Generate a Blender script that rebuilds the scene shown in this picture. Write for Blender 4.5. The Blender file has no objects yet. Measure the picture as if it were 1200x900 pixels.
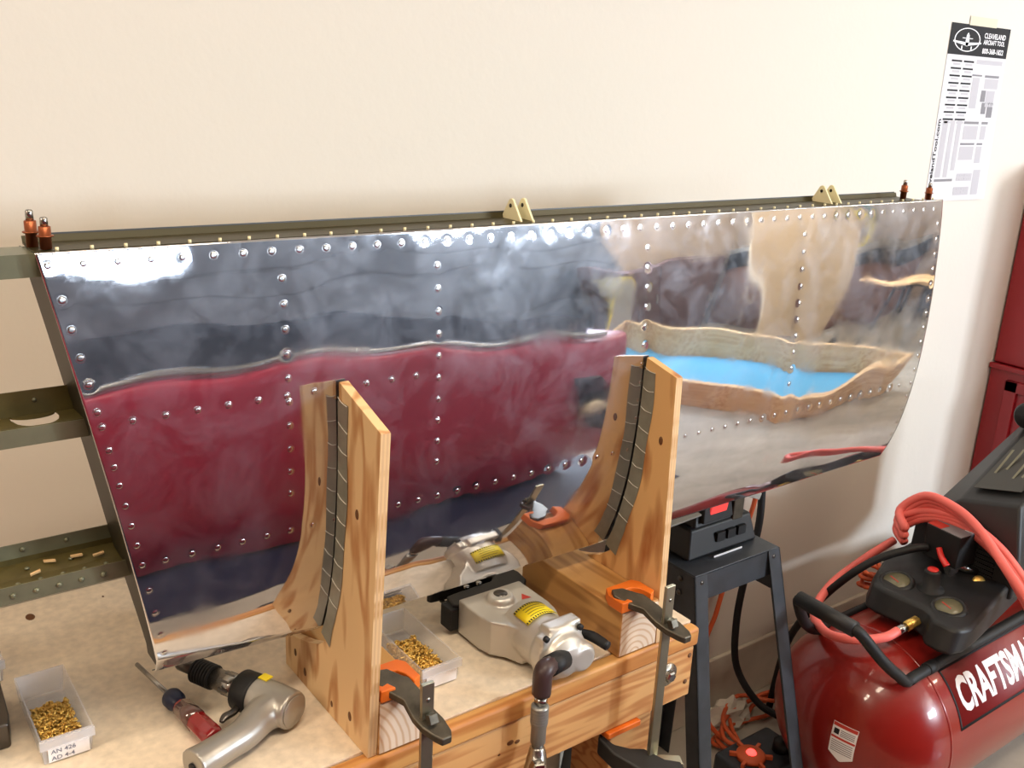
import bpy, bmesh, math, random
from mathutils import Vector, Matrix
random.seed(7)
sc = bpy.context.scene
COL = sc.collection

# ------------------------------------------------------------------ camera
YAW, PITCH, ROLL, FPX = math.radians(37.052), math.radians(17.424), math.radians(2.804), 1146.0
cam_d = bpy.data.cameras.new('camera'); cam = bpy.data.objects.new('camera', cam_d); COL.objects.link(cam)
fwd = Vector((math.sin(YAW)*math.cos(PITCH), math.cos(YAW)*math.cos(PITCH), -math.sin(PITCH)))
rgt = Vector((math.cos(YAW), -math.sin(YAW), 0)); upv = rgt.cross(fwd)
r_ = math.cos(ROLL)*rgt + math.sin(ROLL)*upv; u_ = -math.sin(ROLL)*rgt + math.cos(ROLL)*upv
cam.matrix_world = Matrix(((r_.x, u_.x, -fwd.x, 0), (r_.y, u_.y, -fwd.y, 0), (r_.z, u_.z, -fwd.z, .8), (0, 0, 0, 1)))
cam_d.sensor_fit = 'HORIZONTAL'; cam_d.sensor_width = 36; cam_d.lens = 36*FPX/1200; cam_d.clip_start = .02
sc.camera = cam

# ------------------------------------------------------------------ world, light, exposure
FLOOR, WALL_Y, CEIL, REAR_Y, RIGHT_X, LEFT_X = -.85, 1.50, 1.85, -3.6, 7.6, -3.6
w = bpy.data.worlds.new('daylight'); sc.world = w; w.use_nodes = True
w.node_tree.nodes['Background'].inputs[0].default_value = (.72, .84, 1, 1)
w.node_tree.nodes['Background'].inputs[1].default_value = 1.0
sc.view_settings.view_transform = 'Standard'; sc.view_settings.look = 'None'
sc.view_settings.exposure = .05; sc.view_settings.gamma = 1.0; sc.view_settings.use_curve_mapping = False
sc.cycles.use_denoising = True; sc.cycles.caustics_reflective = False; sc.cycles.caustics_refractive = False
sc.cycles.sample_clamp_indirect = 6; sc.cycles.max_bounces = 8

def area(name, loc, size, power, color, direction):
    d = bpy.data.lights.new(name, 'AREA'); d.shape = 'RECTANGLE'; d.size, d.size_y = size
    d.energy = power; d.color = color
    o = bpy.data.objects.new(name, d); COL.objects.link(o); o.location = loc
    o.rotation_euler = Vector(direction).to_track_quat('-Z', 'Y').to_euler()
    return o
WINDOWS = [(.72, 1.85, .70, 1.0), (3.2, 4.1, .86, 1.5), (4.3, 4.98, .86, 1.5)]   # x0 x1 z0 z1 in the rear garage door
for (x0, x1, z0, z1), pw in zip(WINDOWS, (18, 105, 260)):
    area('daylight_window', ((x0+x1)/2, REAR_Y-.12, (z0+z1)/2), (x1-x0, z1-z0), pw, (.78, .89, 1.0), (0, 1, -.02))
CEIL_LAMPS = [(.3, .1), (2.3, -.2), (5.2, -1.3), (-1.9, .35)]  # last two are unseen lamps, added to brighten the crate area and left faces
for (x, y) in CEIL_LAMPS:
    area('ceiling_light', (x, y, CEIL-.085), (1.2, .22), (22, 19, 38, 44)[CEIL_LAMPS.index((x, y))], (1.0, .84, .65), (0, 0, -1))

# ------------------------------------------------------------------ materials
def new_mat(name):
    m = bpy.data.materials.new(name); m.use_nodes = True
    return m, m.node_tree, m.node_tree.nodes['Principled BSDF']
def rgb(c): return (*c, 1) if len(c) == 3 else c
def S(r, g, b):   # sRGB 0-255 -> linear
    f = lambda v: (v/255/12.92) if v/255 <= .04045 else ((v/255+.055)/1.055)**2.4
    return (f(r), f(g), f(b))
def plain(name, c, rough=.5, metal=0, coat=0, noise=0, nscale=20, bump=0, trans=0, ior=1.45, alpha=1, emit=0, rvar=0):
    m, nt, p = new_mat(name)
    p.inputs['Base Color'].default_value = rgb(c); p.inputs['Roughness'].default_value = rough
    p.inputs['Metallic'].default_value = metal; p.inputs['Coat Weight'].default_value = coat
    p.inputs['Coat Roughness'].default_value = .05
    p.inputs['Transmission Weight'].default_value = trans; p.inputs['IOR'].default_value = ior
    p.inputs['Alpha'].default_value = alpha
    if emit:
        p.inputs['Emission Color'].default_value = rgb(c); p.inputs['Emission Strength'].default_value = emit
    if noise or bump or rvar:
        tc = nt.nodes.new('ShaderNodeTexCoord'); n = nt.nodes.new('ShaderNodeTexNoise')
        n.inputs['Scale'].default_value = nscale; n.inputs['Detail'].default_value = 6
        nt.links.new(tc.outputs['Object'], n.inputs['Vector'])
        if noise:
            r = nt.nodes.new('ShaderNodeValToRGB'); nt.links.new(n.outputs['Fac'], r.inputs['Fac'])
            r.color_ramp.elements[0].position = .3; r.color_ramp.elements[1].position = .7
            r.color_ramp.elements[0].color = rgb([v*(1-noise) for v in c]); r.color_ramp.elements[1].color = rgb([min(1, v*(1+noise)) for v in c])
            nt.links.new(r.outputs['Color'], p.inputs['Base Color'])
        if rvar:
            mr = nt.nodes.new('ShaderNodeMapRange'); nt.links.new(n.outputs['Fac'], mr.inputs['Value'])
            mr.inputs['From Min'].default_value = .35; mr.inputs['From Max'].default_value = .7
            mr.inputs['To Min'].default_value = rough; mr.inputs['To Max'].default_value = rough+rvar
            nt.links.new(mr.outputs['Result'], p.inputs['Roughness'])
        if bump:
            b = nt.nodes.new('ShaderNodeBump'); b.inputs['Strength'].default_value = bump; b.inputs['Distance'].default_value = .002
            nt.links.new(n.outputs['Fac'], b.inputs['Height']); nt.links.new(b.outputs['Normal'], p.inputs['Normal'])
    return m
def wood(name, light, dark, stretch, freq, rough=.55, soft=.25, nscale=1.0):
    """contour-line grain: sine of a stretched noise field, in object space"""
    m, nt, p = new_mat(name); N = nt.nodes.new; L = nt.links.new
    tc = N('ShaderNodeTexCoord'); mp = N('ShaderNodeMapping'); mp.inputs['Scale'].default_value = stretch
    L(tc.outputs['Object'], mp.inputs['Vector'])
    n = N('ShaderNodeTexNoise'); n.inputs['Scale'].default_value = nscale; n.inputs['Detail'].default_value = 1.5; L(mp.outputs[0], n.inputs['Vector'])
    mu = N('ShaderNodeMath'); mu.operation = 'MULTIPLY'; mu.inputs[1].default_value = freq; L(n.outputs['Fac'], mu.inputs[0])
    si = N('ShaderNodeMath'); si.operation = 'SINE'; L(mu.outputs[0], si.inputs[0])
    n2 = N('ShaderNodeTexNoise'); n2.inputs['Scale'].default_value = nscale*7; n2.inputs['Detail'].default_value = 5; L(mp.outputs[0], n2.inputs['Vector'])
    ad = N('ShaderNodeMath'); ad.operation = 'MULTIPLY_ADD'; ad.inputs[1].default_value = .8; L(n2.outputs['Fac'], ad.inputs[0]); L(si.outputs[0], ad.inputs[2])
    r = N('ShaderNodeValToRGB'); L(ad.outputs[0], r.inputs['Fac'])
    mr = N('ShaderNodeMapRange'); mr.inputs['From Min'].default_value = -.7; mr.inputs['From Max'].default_value = 1.6
    L(ad.outputs[0], mr.inputs['Value']); L(mr.outputs[0], r.inputs['Fac'])
    r.color_ramp.elements[0].color = rgb(light); r.color_ramp.elements[0].position = .5-soft
    r.color_ramp.elements[1].color = rgb(dark); r.color_ramp.elements[1].position = .98
    L(r.outputs['Color'], p.inputs['Base Color']); p.inputs['Roughness'].default_value = rough
    return m
M = {}
M['wall'] = plain('wall_paint', S(216, 209, 198), .85, bump=.25, nscale=60)
M['rearwall'] = plain('rear_wall_paint', S(190, 170, 150), .9)
M['floor'] = plain('concrete', S(170, 163, 150), .6, noise=.18, nscale=5)
M['ceil'] = plain('ceiling_paint', S(235, 225, 205), .9)
M['curb'] = plain('curb_concrete', S(205, 196, 180), .9, noise=.08, nscale=14)
M['gdoor'] = plain('slate_door', S(112, 122, 140), .5)
M['gdoorline'] = plain('door_seam', S(92, 100, 116), .6)
M['bench'] = plain('hardboard', S(233, 217, 194), .55, noise=.11, nscale=85, rvar=.1)
M['trimwood'] = wood('edge_pine', S(216, 160, 92), S(186, 120, 60), (3, 30, 30), 24)
M['apron'] = wood('apron_fir', S(222, 172, 112), S(190, 128, 74), (3, 16, 34), 34)
M['ply'] = wood('plywood_face', S(232, 196, 146), S(190, 134, 82), (22, 22, 4.5), 26, soft=.05)
M['ply2'] = wood('plywood_face_orange', S(230, 182, 122), S(172, 106, 56), (20, 20, 4.0), 20, soft=.02, nscale=1.0)
M['plyedge'] = wood('plywood_edge', S(214, 176, 132), S(150, 100, 62), (160, 1, 1), 9)
M['block'] = wood('old_block', S(200, 150, 88), S(164, 114, 60), (26, 3, 26), 24)
M['pine'] = wood('pine', S(226, 190, 140), S(196, 150, 96), (3, 20, 20), 20)
M['knot'] = plain('knot', S(104, 66, 34), .6)
M['orange'] = plain('orange_plastic', S(226, 112, 34), .45)
M['castiron'] = plain('dark_cast_steel', S(86, 80, 69), .45, .7, noise=.25, nscale=60)
M['zinc'] = plain('zinc_bar', S(176, 172, 150), .3, .9, noise=.12, nscale=18)
M['blackplastic'] = plain('black_plastic', S(29, 29, 30), .5)
M['black'] = plain('black_rubber', S(20, 20, 21), .6)
M['blackmetal'] = plain('black_painted_steel', S(46, 50, 56), .45, noise=.3, nscale=22)
M['alu'] = plain('cast_aluminium', S(200, 196, 188), .34, .55, rvar=.1, nscale=30)
M['gunalu'] = plain('satin_aluminium', S(168, 164, 156), .36, .6)
M['steel'] = plain('steel', S(170, 168, 164), .25, 1)
M['darksteel'] = plain('dark_steel', S(96, 92, 88), .32, 1)
M['brown'] = plain('brown_fitting', S(62, 46, 46), .4)
M['brass'] = plain('brass_rivet', S(232, 192, 104), .34, .85, noise=.2, nscale=90)
M['clear'] = plain('clear_bin_plastic', S(232, 234, 240), .18, trans=.0, alpha=.3)
M['paper'] = plain('paper', S(240, 238, 240), .8)
M['ink'] = plain('ink_black', S(22, 22, 26), .7)
M['inkgrey'] = plain('ink_grey', S(132, 130, 134), .8)
M['inklight'] = plain('ink_light', S(186, 183, 188), .8)
M['pencil'] = plain('handwriting', S(120, 124, 140), .8)
M['olive'] = plain('olive_primer', S(90, 80, 44), .42, .25, noise=.18, nscale=40)
M['olivegrey'] = plain('grey_green_primer', S(116, 116, 94), .35, .35, noise=.15, nscale=30)
M['olivedark'] = plain('dark_primer', S(38, 33, 20), .45, .2)
M['cream'] = plain('cream_primer', S(226, 216, 176), .55)
M['copper'] = plain('copper', S(150, 84, 54), .38, .8)
M['yellow'] = plain('yellow_label', S(240, 214, 30), .5)
M['redink'] = plain('red_print', S(190, 60, 50), .6)
M['redplastic'] = plain('red_plastic', S(206, 40, 34), .4)
M['hose'] = plain('red_hose', S(236, 112, 104), .45)
M['orangecord'] = plain('orange_cord', S(206, 92, 50), .5)
M['tankred'] = plain('tank_red', S(132, 28, 22), .28, coat=.5)
M['tankdark'] = plain('tank_red_panel', S(120, 26, 26), .4)
M['cabred'] = plain('cabinet_red', S(146, 24, 34), .4, coat=.3)
M['carred'] = plain('car_red', S(166, 28, 60), .38, coat=.2)
M['cover'] = plain('matt_black_vinyl', S(52, 56, 66), 1.0)
M['cover'].node_tree.nodes['Principled BSDF'].inputs['Specular IOR Level'].default_value = 0
M['glassdark'] = plain('dark_glass', S(22, 24, 28), .06)
M['lamp'] = plain('lamp_lens', S(244, 232, 200), .2)
M['crease'] = plain('tape_crease', S(214, 212, 200), .3)
M['navy'] = plain('navy_plastic', S(26, 34, 62), .4)
M['redclear'] = plain('red_acetate', S(132, 20, 24), .12, coat=.8)
M['smoke'] = plain('clear_acetate', S(92, 64, 58), .12, coat=.8)
M['tape'] = plain('duct_tape', S(140, 138, 124), .3, .1, noise=.12, nscale=50)
M['led'] = plain('red_led', (1, .06, .05), .4, emit=3)
M['redwin'] = plain('red_switch_glow', (.9, .07, .06), .4, emit=.35)
M['blue'] = plain('blue_liner', S(74, 150, 186), .6)
M['card'] = plain('cardboard', S(206, 184, 150), .8)
M['boxbrown'] = plain('brown_box', S(122, 84, 66), .8)
M['boxdark'] = plain('dark_brown_box', S(84, 58, 54), .8)
M['bag'] = plain('white_bag', S(200, 190, 176), .8)
M['greytub'] = plain('grey_tub', S(150, 146, 138), .6)
M['green'] = plain('green_vinyl', S(60, 110, 70), .5)
M['gaugeface'] = plain('gauge_face', S(112, 108, 86), .3)
M['gplate'] = plain('dull_plate', S(50, 48, 42), .45)
M['spar'] = plain('dark_olive_primer', S(60, 54, 30), .42, .25)
M['tube'] = plain('lamp_tube', (1, .86, .66), .5, emit=6)
# polished skin: mirror metal with smudges, haze and faint scratches
m, nt, p = new_mat('polished_aluminium'); N = nt.nodes.new; L = nt.links.new
p.inputs['Base Color'].default_value = rgb(S(214, 216, 224)); p.inputs['Metallic'].default_value = 1
tc = N('ShaderNodeTexCoord'); n = N('ShaderNodeTexNoise'); n.inputs['Scale'].default_value = 9; n.inputs['Detail'].default_value = 7; n.inputs['Roughness'].default_value = .62
L(tc.outputs['Object'], n.inputs['Vector'])
mr = N('ShaderNodeMapRange'); L(n.outputs['Fac'], mr.inputs['Value'])
mr.inputs['From Min'].default_value = .5; mr.inputs['From Max'].default_value = .78; mr.inputs['To Min'].default_value = .035; mr.inputs['To Max'].default_value = .2
L(mr.outputs[0], p.inputs['Roughness'])
mp = N('ShaderNodeMapping'); mp.inputs['Scale'].default_value = (3, 60, 160); mp.inputs['Rotation'].default_value = (0, -.06, 0); L(tc.outputs['Object'], mp.inputs['Vector'])
n2 = N('ShaderNodeTexNoise'); n2.inputs['Scale'].default_value = 1; n2.inputs['Detail'].default_value = 3; L(mp.outputs[0], n2.inputs['Vector'])
b = N('ShaderNodeBump'); b.inputs['Strength'].default_value = .012; b.inputs['Distance'].default_value = .001; L(n2.outputs['Fac'], b.inputs['Height']); L(b.outputs[0], p.inputs['Normal'])
hz = N('ShaderNodeBsdfPrincipled'); hz.inputs['Base Color'].default_value = rgb(S(214, 218, 228)); hz.inputs['Metallic'].default_value = 1; hz.inputs['Roughness'].default_value = .5
n3 = N('ShaderNodeTexNoise'); n3.inputs['Scale'].default_value = 14; n3.inputs['Detail'].default_value = 8; n3.inputs['Roughness'].default_value = .68; n3.inputs['Distortion'].default_value = .6; L(tc.outputs['Object'], n3.inputs['Vector'])
hm = N('ShaderNodeMapRange'); L(n3.outputs['Fac'], hm.inputs['Value']); hm.inputs['From Min'].default_value = .42; hm.inputs['From Max'].default_value = .74; hm.inputs['To Min'].default_value = .03; hm.inputs['To Max'].default_value = .17
mx = N('ShaderNodeMixShader'); L(hm.outputs[0], mx.inputs[0]); L(p.outputs[0], mx.inputs[1]); L(hz.outputs[0], mx.inputs[2])
L(mx.outputs[0], nt.nodes['Material Output'].inputs['Surface'])
M['mirror'] = m
M['rivet'] = plain('flush_rivet', S(206, 204, 204), .22, 1)

# ------------------------------------------------------------------ mesh helpers
class MB:
    def __init__(s): s.v = []; s.f = []; s.sm = []
    def add(s, vs, fs, smooth=False):
        o = len(s.v); s.v += [tuple(x) for x in vs]
        for f in fs: s.f.append([i+o for i in f]); s.sm.append(smooth)
        return s
    def box(s, x0, x1, y0, y1, z0, z1):
        v = [(x, y, z) for z in (z0, z1) for y in (y0, y1) for x in (x0, x1)]
        return s.add(v, [(0, 2, 3, 1), (4, 5, 7, 6), (0, 1, 5, 4), (2, 6, 7, 3), (0, 4, 6, 2), (1, 3, 7, 5)])
    def obox(s, c, ax, half):
        c = Vector(c); a = [Vector(q).normalized()*h for q, h in zip(ax, half)]
        v = [c+sx*a[0]+sy*a[1]+sz*a[2] for sz in (-1, 1) for sy in (-1, 1) for sx in (-1, 1)]
        return s.add(v, [(0, 2, 3, 1), (4, 5, 7, 6), (0, 1, 5, 4), (2, 6, 7, 3), (0, 4, 6, 2), (1, 3, 7, 5)])
    def lathe(s, o, axis, prof, n=24, squash=None):
        """prof: list of (distance along axis, radius)"""
        o = Vector(o); a = Vector(axis).normalized(); t = Vector((0, 0, 1)) if abs(a.z) < .9 else Vector((1, 0, 0))
        e1 = a.cross(t).normalized(); e2 = a.cross(e1)
        if squash: e1 = e1*squash[0]; e2 = e2*squash[1]
        vs = []; fs = []
        for d, r in prof:
            for k in range(n):
                q = 2*math.pi*k/n; vs.append(o+a*d+e1*(r*math.cos(q))+e2*(r*math.sin(q)))
        for i in range(len(prof)-1):
            for k in range(n):
                fs.append((i*n+k, i*n+(k+1) % n, (i+1)*n+(k+1) % n, (i+1)*n+k))
        fs.append(tuple(range(n))[::-1]); fs.append(tuple((len(prof)-1)*n+k for k in range(n)))
        return s.add(vs, fs, True)
    def cyl(s, p0, p1, r, r1=None, n=20):
        d = Vector(p1)-Vector(p0)
        return s.lathe(p0, d, [(0, r), (d.length, r if r1 is None else r1)], n)
    def tube(s, pts, r, n=12, sub=6, smooth=True, flat=None):
        P = [Vector(q) for q in pts]; R = r if isinstance(r, (list, tuple)) else [r]*len(P)
        if smooth and len(P) > 2:
            Q = []; RR = []
            for i in range(len(P)-1):
                p0, p1, p2, p3 = P[max(i-1, 0)], P[i], P[i+1], P[min(i+2, len(P)-1)]
                for k in range(sub):
                    t = k/sub
                    Q.append(.5*((2*p1)+(p2-p0)*t+(2*p0-5*p1+4*p2-p3)*t*t+(3*p1-p0-3*p2+p3)*t**3)); RR.append(R[i]*(1-t)+R[i+1]*t)
            Q.append(P[-1]); RR.append(R[-1]); P, R = Q, RR
        vs = []; fs = []; e1 = None
        for i, q in enumerate(P):
            d = (P[min(i+1, len(P)-1)]-P[max(i-1, 0)]).normalized()
            if e1 is None:
                t = Vector((0, 0, 1)) if abs(d.z) < .9 else Vector((1, 0, 0)); e1 = d.cross(t).normalized()
            e1 = (e1-d*e1.dot(d)).normalized(); e2 = d.cross(e1)
            for k in range(n):
                an = 2*math.pi*k/n; f2 = flat or 1
                vs.append(q+e1*(R[i]*math.cos(an))+e2*(R[i]*f2*math.sin(an)))
        for i in range(len(P)-1):
            for k in range(n): fs.append((i*n+k, i*n+(k+1) % n, (i+1)*n+(k+1) % n, (i+1)*n+k))
        fs.append(tuple(range(n))[::-1]); fs.append(tuple((len(P)-1)*n+k for k in range(n)))
        return s.add(vs, fs, True)
    def prism(s, poly, fn, t0, t1):
        """poly: 2-D outline; fn(a,b,t)->xyz"""
        n = len(poly); vs = [fn(a, b, t0) for a, b in poly]+[fn(a, b, t1) for a, b in poly]
        fs = [tuple(range(n))[::-1], tuple(range(n, 2*n))]+[(k, (k+1) % n, n+(k+1) % n, n+k) for k in range(n)]
        return s.add(vs, fs)
    def build(s, name, mat, parent=None, bevel=0, seg=2, smooth=None, remesh=0, smo=0, solid=0, subd=0):
        off = parent_world(parent) if parent else Vector((0, 0, 0))
        loc = Vector((0, 0, 0))
        if parent is None:
            V = s.v; loc = Vector(((min(q[0] for q in V)+max(q[0] for q in V))/2, (min(q[1] for q in V)+max(q[1] for q in V))/2, min(q[2] for q in V)))
            off = loc
        me = bpy.data.meshes.new(name); me.from_pydata([tuple(Vector(q)-off) for q in s.v], [], s.f)
        bm = bmesh.new(); bm.from_mesh(me); bmesh.ops.recalc_face_normals(bm, faces=bm.faces); bm.to_mesh(me); bm.free()
        me.polygons.foreach_set('use_smooth', [True]*len(me.polygons) if (smooth or remesh or subd) else (s.sm if smooth is None else [False]*len(me.polygons)))
        me.materials.append(M[mat] if isinstance(mat, str) else mat)
        o = bpy.data.objects.new(name, me); COL.objects.link(o)
        if parent: o.parent = parent
        o.location = loc
        if remesh:
            q = o.modifiers.new('remesh', 'REMESH'); q.mode = 'VOXEL'; q.voxel_size = remesh; q.use_smooth_shade = True
        if smo:
            q = o.modifiers.new('smooth', 'SMOOTH'); q.factor = .5; q.iterations = smo
        if solid:
            q = o.modifiers.new('solid', 'SOLIDIFY'); q.thickness = solid; q.offset = 0
        if bevel:
            q = o.modifiers.new('bevel', 'BEVEL'); q.width = bevel; q.segments = seg; q.limit_method = 'ANGLE'; q.angle_limit = math.radians(35)
            me.polygons.foreach_set('use_smooth', [True]*len(me.polygons)); q.harden_normals = True
        return o
def parent_world(p):
    v = Vector((0, 0, 0))
    while p is not None: v += p.location; p = p.parent
    return v
def tag(o, label, cat, group=None, kind=None):
    if label: o['label'] = label
    if cat: o['category'] = cat
    if group: o['group'] = group
    if kind: o['kind'] = kind
    return o
def thing(name, label, cat, loc, group=None):
    o = bpy.data.objects.new(name, None); COL.objects.link(o); o.location = loc; o.empty_display_size = .05
    return tag(o, label, cat, group)
def struct(name, mb, mat, label=None, **k):
    o = mb.build(name, mat, **k); o['kind'] = 'structure'
    if label: o['label'] = label
    return o
def dup(o, parent, loc):
    c = o.copy(); COL.objects.link(c); c.parent = parent; c.location = loc; return c
def text_mesh(txt, size=1.0, sx=1.0, bold=0.0, extrude=0.0):
    cu = bpy.data.curves.new('txt', 'FONT'); cu.body = txt; cu.size = size; cu.offset = bold; cu.extrude = extrude; cu.resolution_u = 3
    ob = bpy.data.objects.new('txt', cu); COL.objects.link(ob)
    dg = bpy.context.evaluated_depsgraph_get(); ev = ob.evaluated_get(dg); me = ev.to_mesh()
    vs = [(q.co.x*sx, q.co.y, q.co.z) for q in me.vertices]; fs = [tuple(f.vertices) for f in me.polygons]
    ev.to_mesh_clear(); bpy.data.objects.remove(ob); bpy.data.curves.remove(cu)
    return vs, fs

# ------------------------------------------------------------------ the room
mb = MB().box(LEFT_X, RIGHT_X, WALL_Y, WALL_Y+.12, FLOOR-.1, CEIL); struct('wall_back', mb, 'wall', 'cream painted wall behind the workbench')
mb = MB().box(LEFT_X, RIGHT_X, WALL_Y-.012, WALL_Y, FLOOR, FLOOR+.175); struct('baseboard_back', mb, 'curb', 'pale curb strip along the foot of the wall', bevel=.004)
struct('floor', MB().box(LEFT_X, RIGHT_X, REAR_Y-.1, WALL_Y+.12, FLOOR-.1, FLOOR), 'floor', 'grey concrete garage floor')
struct('ceiling', MB().box(LEFT_X, RIGHT_X, REAR_Y-.1, WALL_Y+.12, CEIL, CEIL+.1), 'ceil', 'cream garage ceiling')
struct('wall_left', MB().box(LEFT_X-.1, LEFT_X, REAR_Y-.1, WALL_Y+.12, FLOOR, CEIL), 'rearwall')
struct('wall_right', MB().box(RIGHT_X, RIGHT_X+.1, REAR_Y-.1, WALL_Y+.12, FLOOR, CEIL), 'rearwall')
# rear wall: brown plain part on the right, garage door with windows on the left
GD0, GD1 = -1.6, 5.0
struct('wall_rear', MB().box(GD1, RIGHT_X, REAR_Y-.1, REAR_Y, FLOOR, CEIL).box(LEFT_X, GD0, REAR_Y-.1, REAR_Y, FLOOR, CEIL).box(GD0, GD1, REAR_Y-.1, REAR_Y, 1.6, CEIL), 'rearwall')
gd = bpy.data.objects.new('door_1', None); COL.objects.link(gd); gd.location = (GD0, REAR_Y, FLOOR); gd['kind'] = 'structure'; gd['label'] = 'slate grey sectional garage door with small windows'
zs = [FLOOR, -.24, .36, .62]
for a, bz in zip(zs[:-1], zs[1:]):
    MB().box(GD0, GD1, REAR_Y-.05, REAR_Y, a+.006, bz-.006).build('door_panel', 'gdoor', gd, bevel=.008)
    MB().box(GD0, GD1, REAR_Y-.05, REAR_Y-.03, bz-.006, bz+.006).build('door_seam', 'gdoorline', gd)
# top section around the windows
xs = [GD0]
top = MB()
for (x0, x1, z0, z1) in WINDOWS:
    top.box(xs[-1], x0, REAR_Y-.05, REAR_Y, .626, 1.6).box(x0, x1, REAR_Y-.05, REAR_Y, .626, z0).box(x0, x1, REAR_Y-.05, REAR_Y, z1, 1.6); xs.append(x1)
top.box(xs[-1], GD1, REAR_Y-.05, REAR_Y, .626, 1.6).build('door_panel', 'gdoor', gd)
for (x0, x1, z0, z1) in WINDOWS:
    f = MB()
    f.box(x0, x1, REAR_Y-.03, REAR_Y+.01, z0-.02, z0).box(x0, x1, REAR_Y-.03, REAR_Y+.01, z1, z1+.02).box(x0-.02, x0, REAR_Y-.03, REAR_Y+.01, z0-.02, z1+.02).box(x1, x1+.02, REAR_Y-.03, REAR_Y+.01, z0-.02, z1+.02)
    f.build('window_frame', 'gdoorline', gd)
for (x, y) in CEIL_LAMPS:
    t = thing('ceiling_lamp', 'long fluorescent ceiling lamp '+('added as fill above the crate' if x > 4 else 'added as fill left of the workbench' if x < 0 else 'above the car nose' if x > 1 else 'above the workbench end'), 'lamp', (x, y, CEIL), 'garage ceiling lamps')
    MB().box(x-.64, x+.64, y-.14, y+.14, CEIL-.05, CEIL).build('housing', 'paper', t, bevel=.006)
    for dy in (-.06, .06):
        MB().cyl((x-.6, y+dy, CEIL-.067), (x+.6, y+dy, CEIL-.067), .014).build('tube', 'tube', t)

# ------------------------------------------------------------------ workbench
BX0, BX1, BY = -.75, 1.056, .882
bench = thing('workbench', 'wooden workbench with hardboard top and pine front edge', 'workbench', (.15, 1.2, FLOOR))
MB().box(BX0, BX1, BY+.022, WALL_Y-.012, -.032, 0).build('bench_top', 'bench', bench)
MB().box(BX0, BX1, BY, BY+.0215, -.033, -.0006).build('edge_trim', 'trimwood', bench, bevel=.006, seg=3)
MB().box(BX0, BX1-.006, BY+.004, BY+.042, -.122, -.034).build('front_apron', 'apron', bench, bevel=.002)
MB().box(BX1-.044, BX1-.006, BY+.043, WALL_Y-.03, -.122, -.034).build('side_apron', 'apron', bench, bevel=.002)
for x, y in ((.925, BY+.044), (.925, WALL_Y-.12), (-.6, BY+.044), (-.6, WALL_Y-.12)):
    MB().box(x, x+.088, y, y+.088, FLOOR, -.033).build('leg', 'apron', bench, bevel=.003)
MB().box(-.62, .9, BY+.06, WALL_Y-.05, -.62, -.60).build('lower_shelf', 'ply', bench)
bolt = MB().lathe((.994, BY+.004, -.065), (0, -1, 0), [(0, .019), (.003, .019), (.003, .0)], 28).build('bolt_washer', 'steel', bench)
MB().lathe((.994, BY+.001, -.065), (0, -1, 0), [(0, .0095), (.008, .0095), (.010, .007), (.010, 0)], 6).build('bolt_head', 'steel', bench, smooth=False)
for x, z in ((1.042, -.048), (1.038, -.094)):
    MB().lathe((x, BY+.004, z), (0, -1, 0), [(0, .0042), (.0008, .004), (.0008, 0)], 14).build('screw', 'knot', bench)
for x, z, r in ((.696, -.066, .0045), (.708, -.069, .0035), (.678, -.078, .002)):
    MB().lathe((x, BY+.004, z), (0, -1, 0), [(0, r), (.0004, r*.9), (.0004, .0001)], 12, squash=(1.3, .9)).build('knot', 'knot', bench)
for x, y, r in ((.21, 1.439, .008), (.315, 1.445, .002)):
    MB().lathe((x, y, 0), (0, 0, 1), [(0, r), (.0003, r*.9), (.0003, 0)], 14, squash=(1.3, .8)).build('stain_spot', 'knot', bench)
# boxes stored beneath
for x0, x1, y0, y1, h, mt, lb in ((.15, .55, 1.0, 1.35, .25, 'boxdark', 'dark brown box on the lower shelf of the workbench'), (.6, .86, .98, 1.3, .3, 'greytub', 'grey storage box on the lower shelf under the squeezer')):
    t = thing('storage_box', lb, 'box', ((x0+x1)/2, (y0+y1)/2, -.6))
    MB().box(x0, x1, y0, y1, -.6, -.6+h).build('body', mt, t, bevel=.008); MB().box(x0-.006, x1+.006, y0-.006, y1+.006, -.598+h, -.575+h).build('lid', mt, t, bevel=.005)

# ------------------------------------------------------------------ riveted aluminium skin on its frame
PZ = [.105, .13, .16, .21, .27, .34, .41, .48, .54, .59, .625]
CO = [-3.048, 7.582, -7.558, 4.06, -1.179, 1.105]
def poly(c, x):
    r = 0
    for k in c: r = r*x+k
    return r
_a = poly([-3.048, 7.582, -7.558, 4.06, -1.179, 0], .41)
# profile refit against the table so that rounding cannot drift
import numpy as np
_co = np.polyfit(PZ, [.962+q for q in (.056, .043, .032, .018, .007, .002, 0, .001, .005, .009, .013)], 5)
def prof(z): return float(np.polyval(_co, z))
def dprof(z): return float(np.polyval(np.polyder(_co), z))
ZT, ZB = .6255, .116
def xl(z): return .1795+(.6255-z)*.186
XR = 1.689
asm = thing('aircraft_skin', 'polished riveted aluminium aircraft skin on olive ribs, held upright on the bench', 'aircraft part', (.93, 1.0, .0))
rivs = []   # (x, z)
x = .1895
k = 0
while x < XR-.004: rivs.append((x, .613-.004*(x-.19)/1.5)); x += .03135
x = .252
while x < .6: rivs.append((x, .453)); x += .033
x = .277
while x < 1.66: rivs.append((x, .2885-.006*(x-.277)/1.2)); x += .0286 if x < .6 else .0300
for cx in (.4183, .6135, .9565, 1.301):
    z = .583
    while z > .31 and not (cx > .9 and cx < 1 and z < .30):
        rivs.append((cx+.002*(.58-z)/.3, z)); z -= .0275
for z in (.580, .551, .523, .496, .467, .451, .426, .407, .386, .362, .338, .314, .289, .255, .223, .19, .16): rivs.append((xl(z)+.0105, z))
z = .583
while z > .15: rivs.append((XR-.010, z)); z -= .0275
NX, NZ = 560, 190
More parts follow.
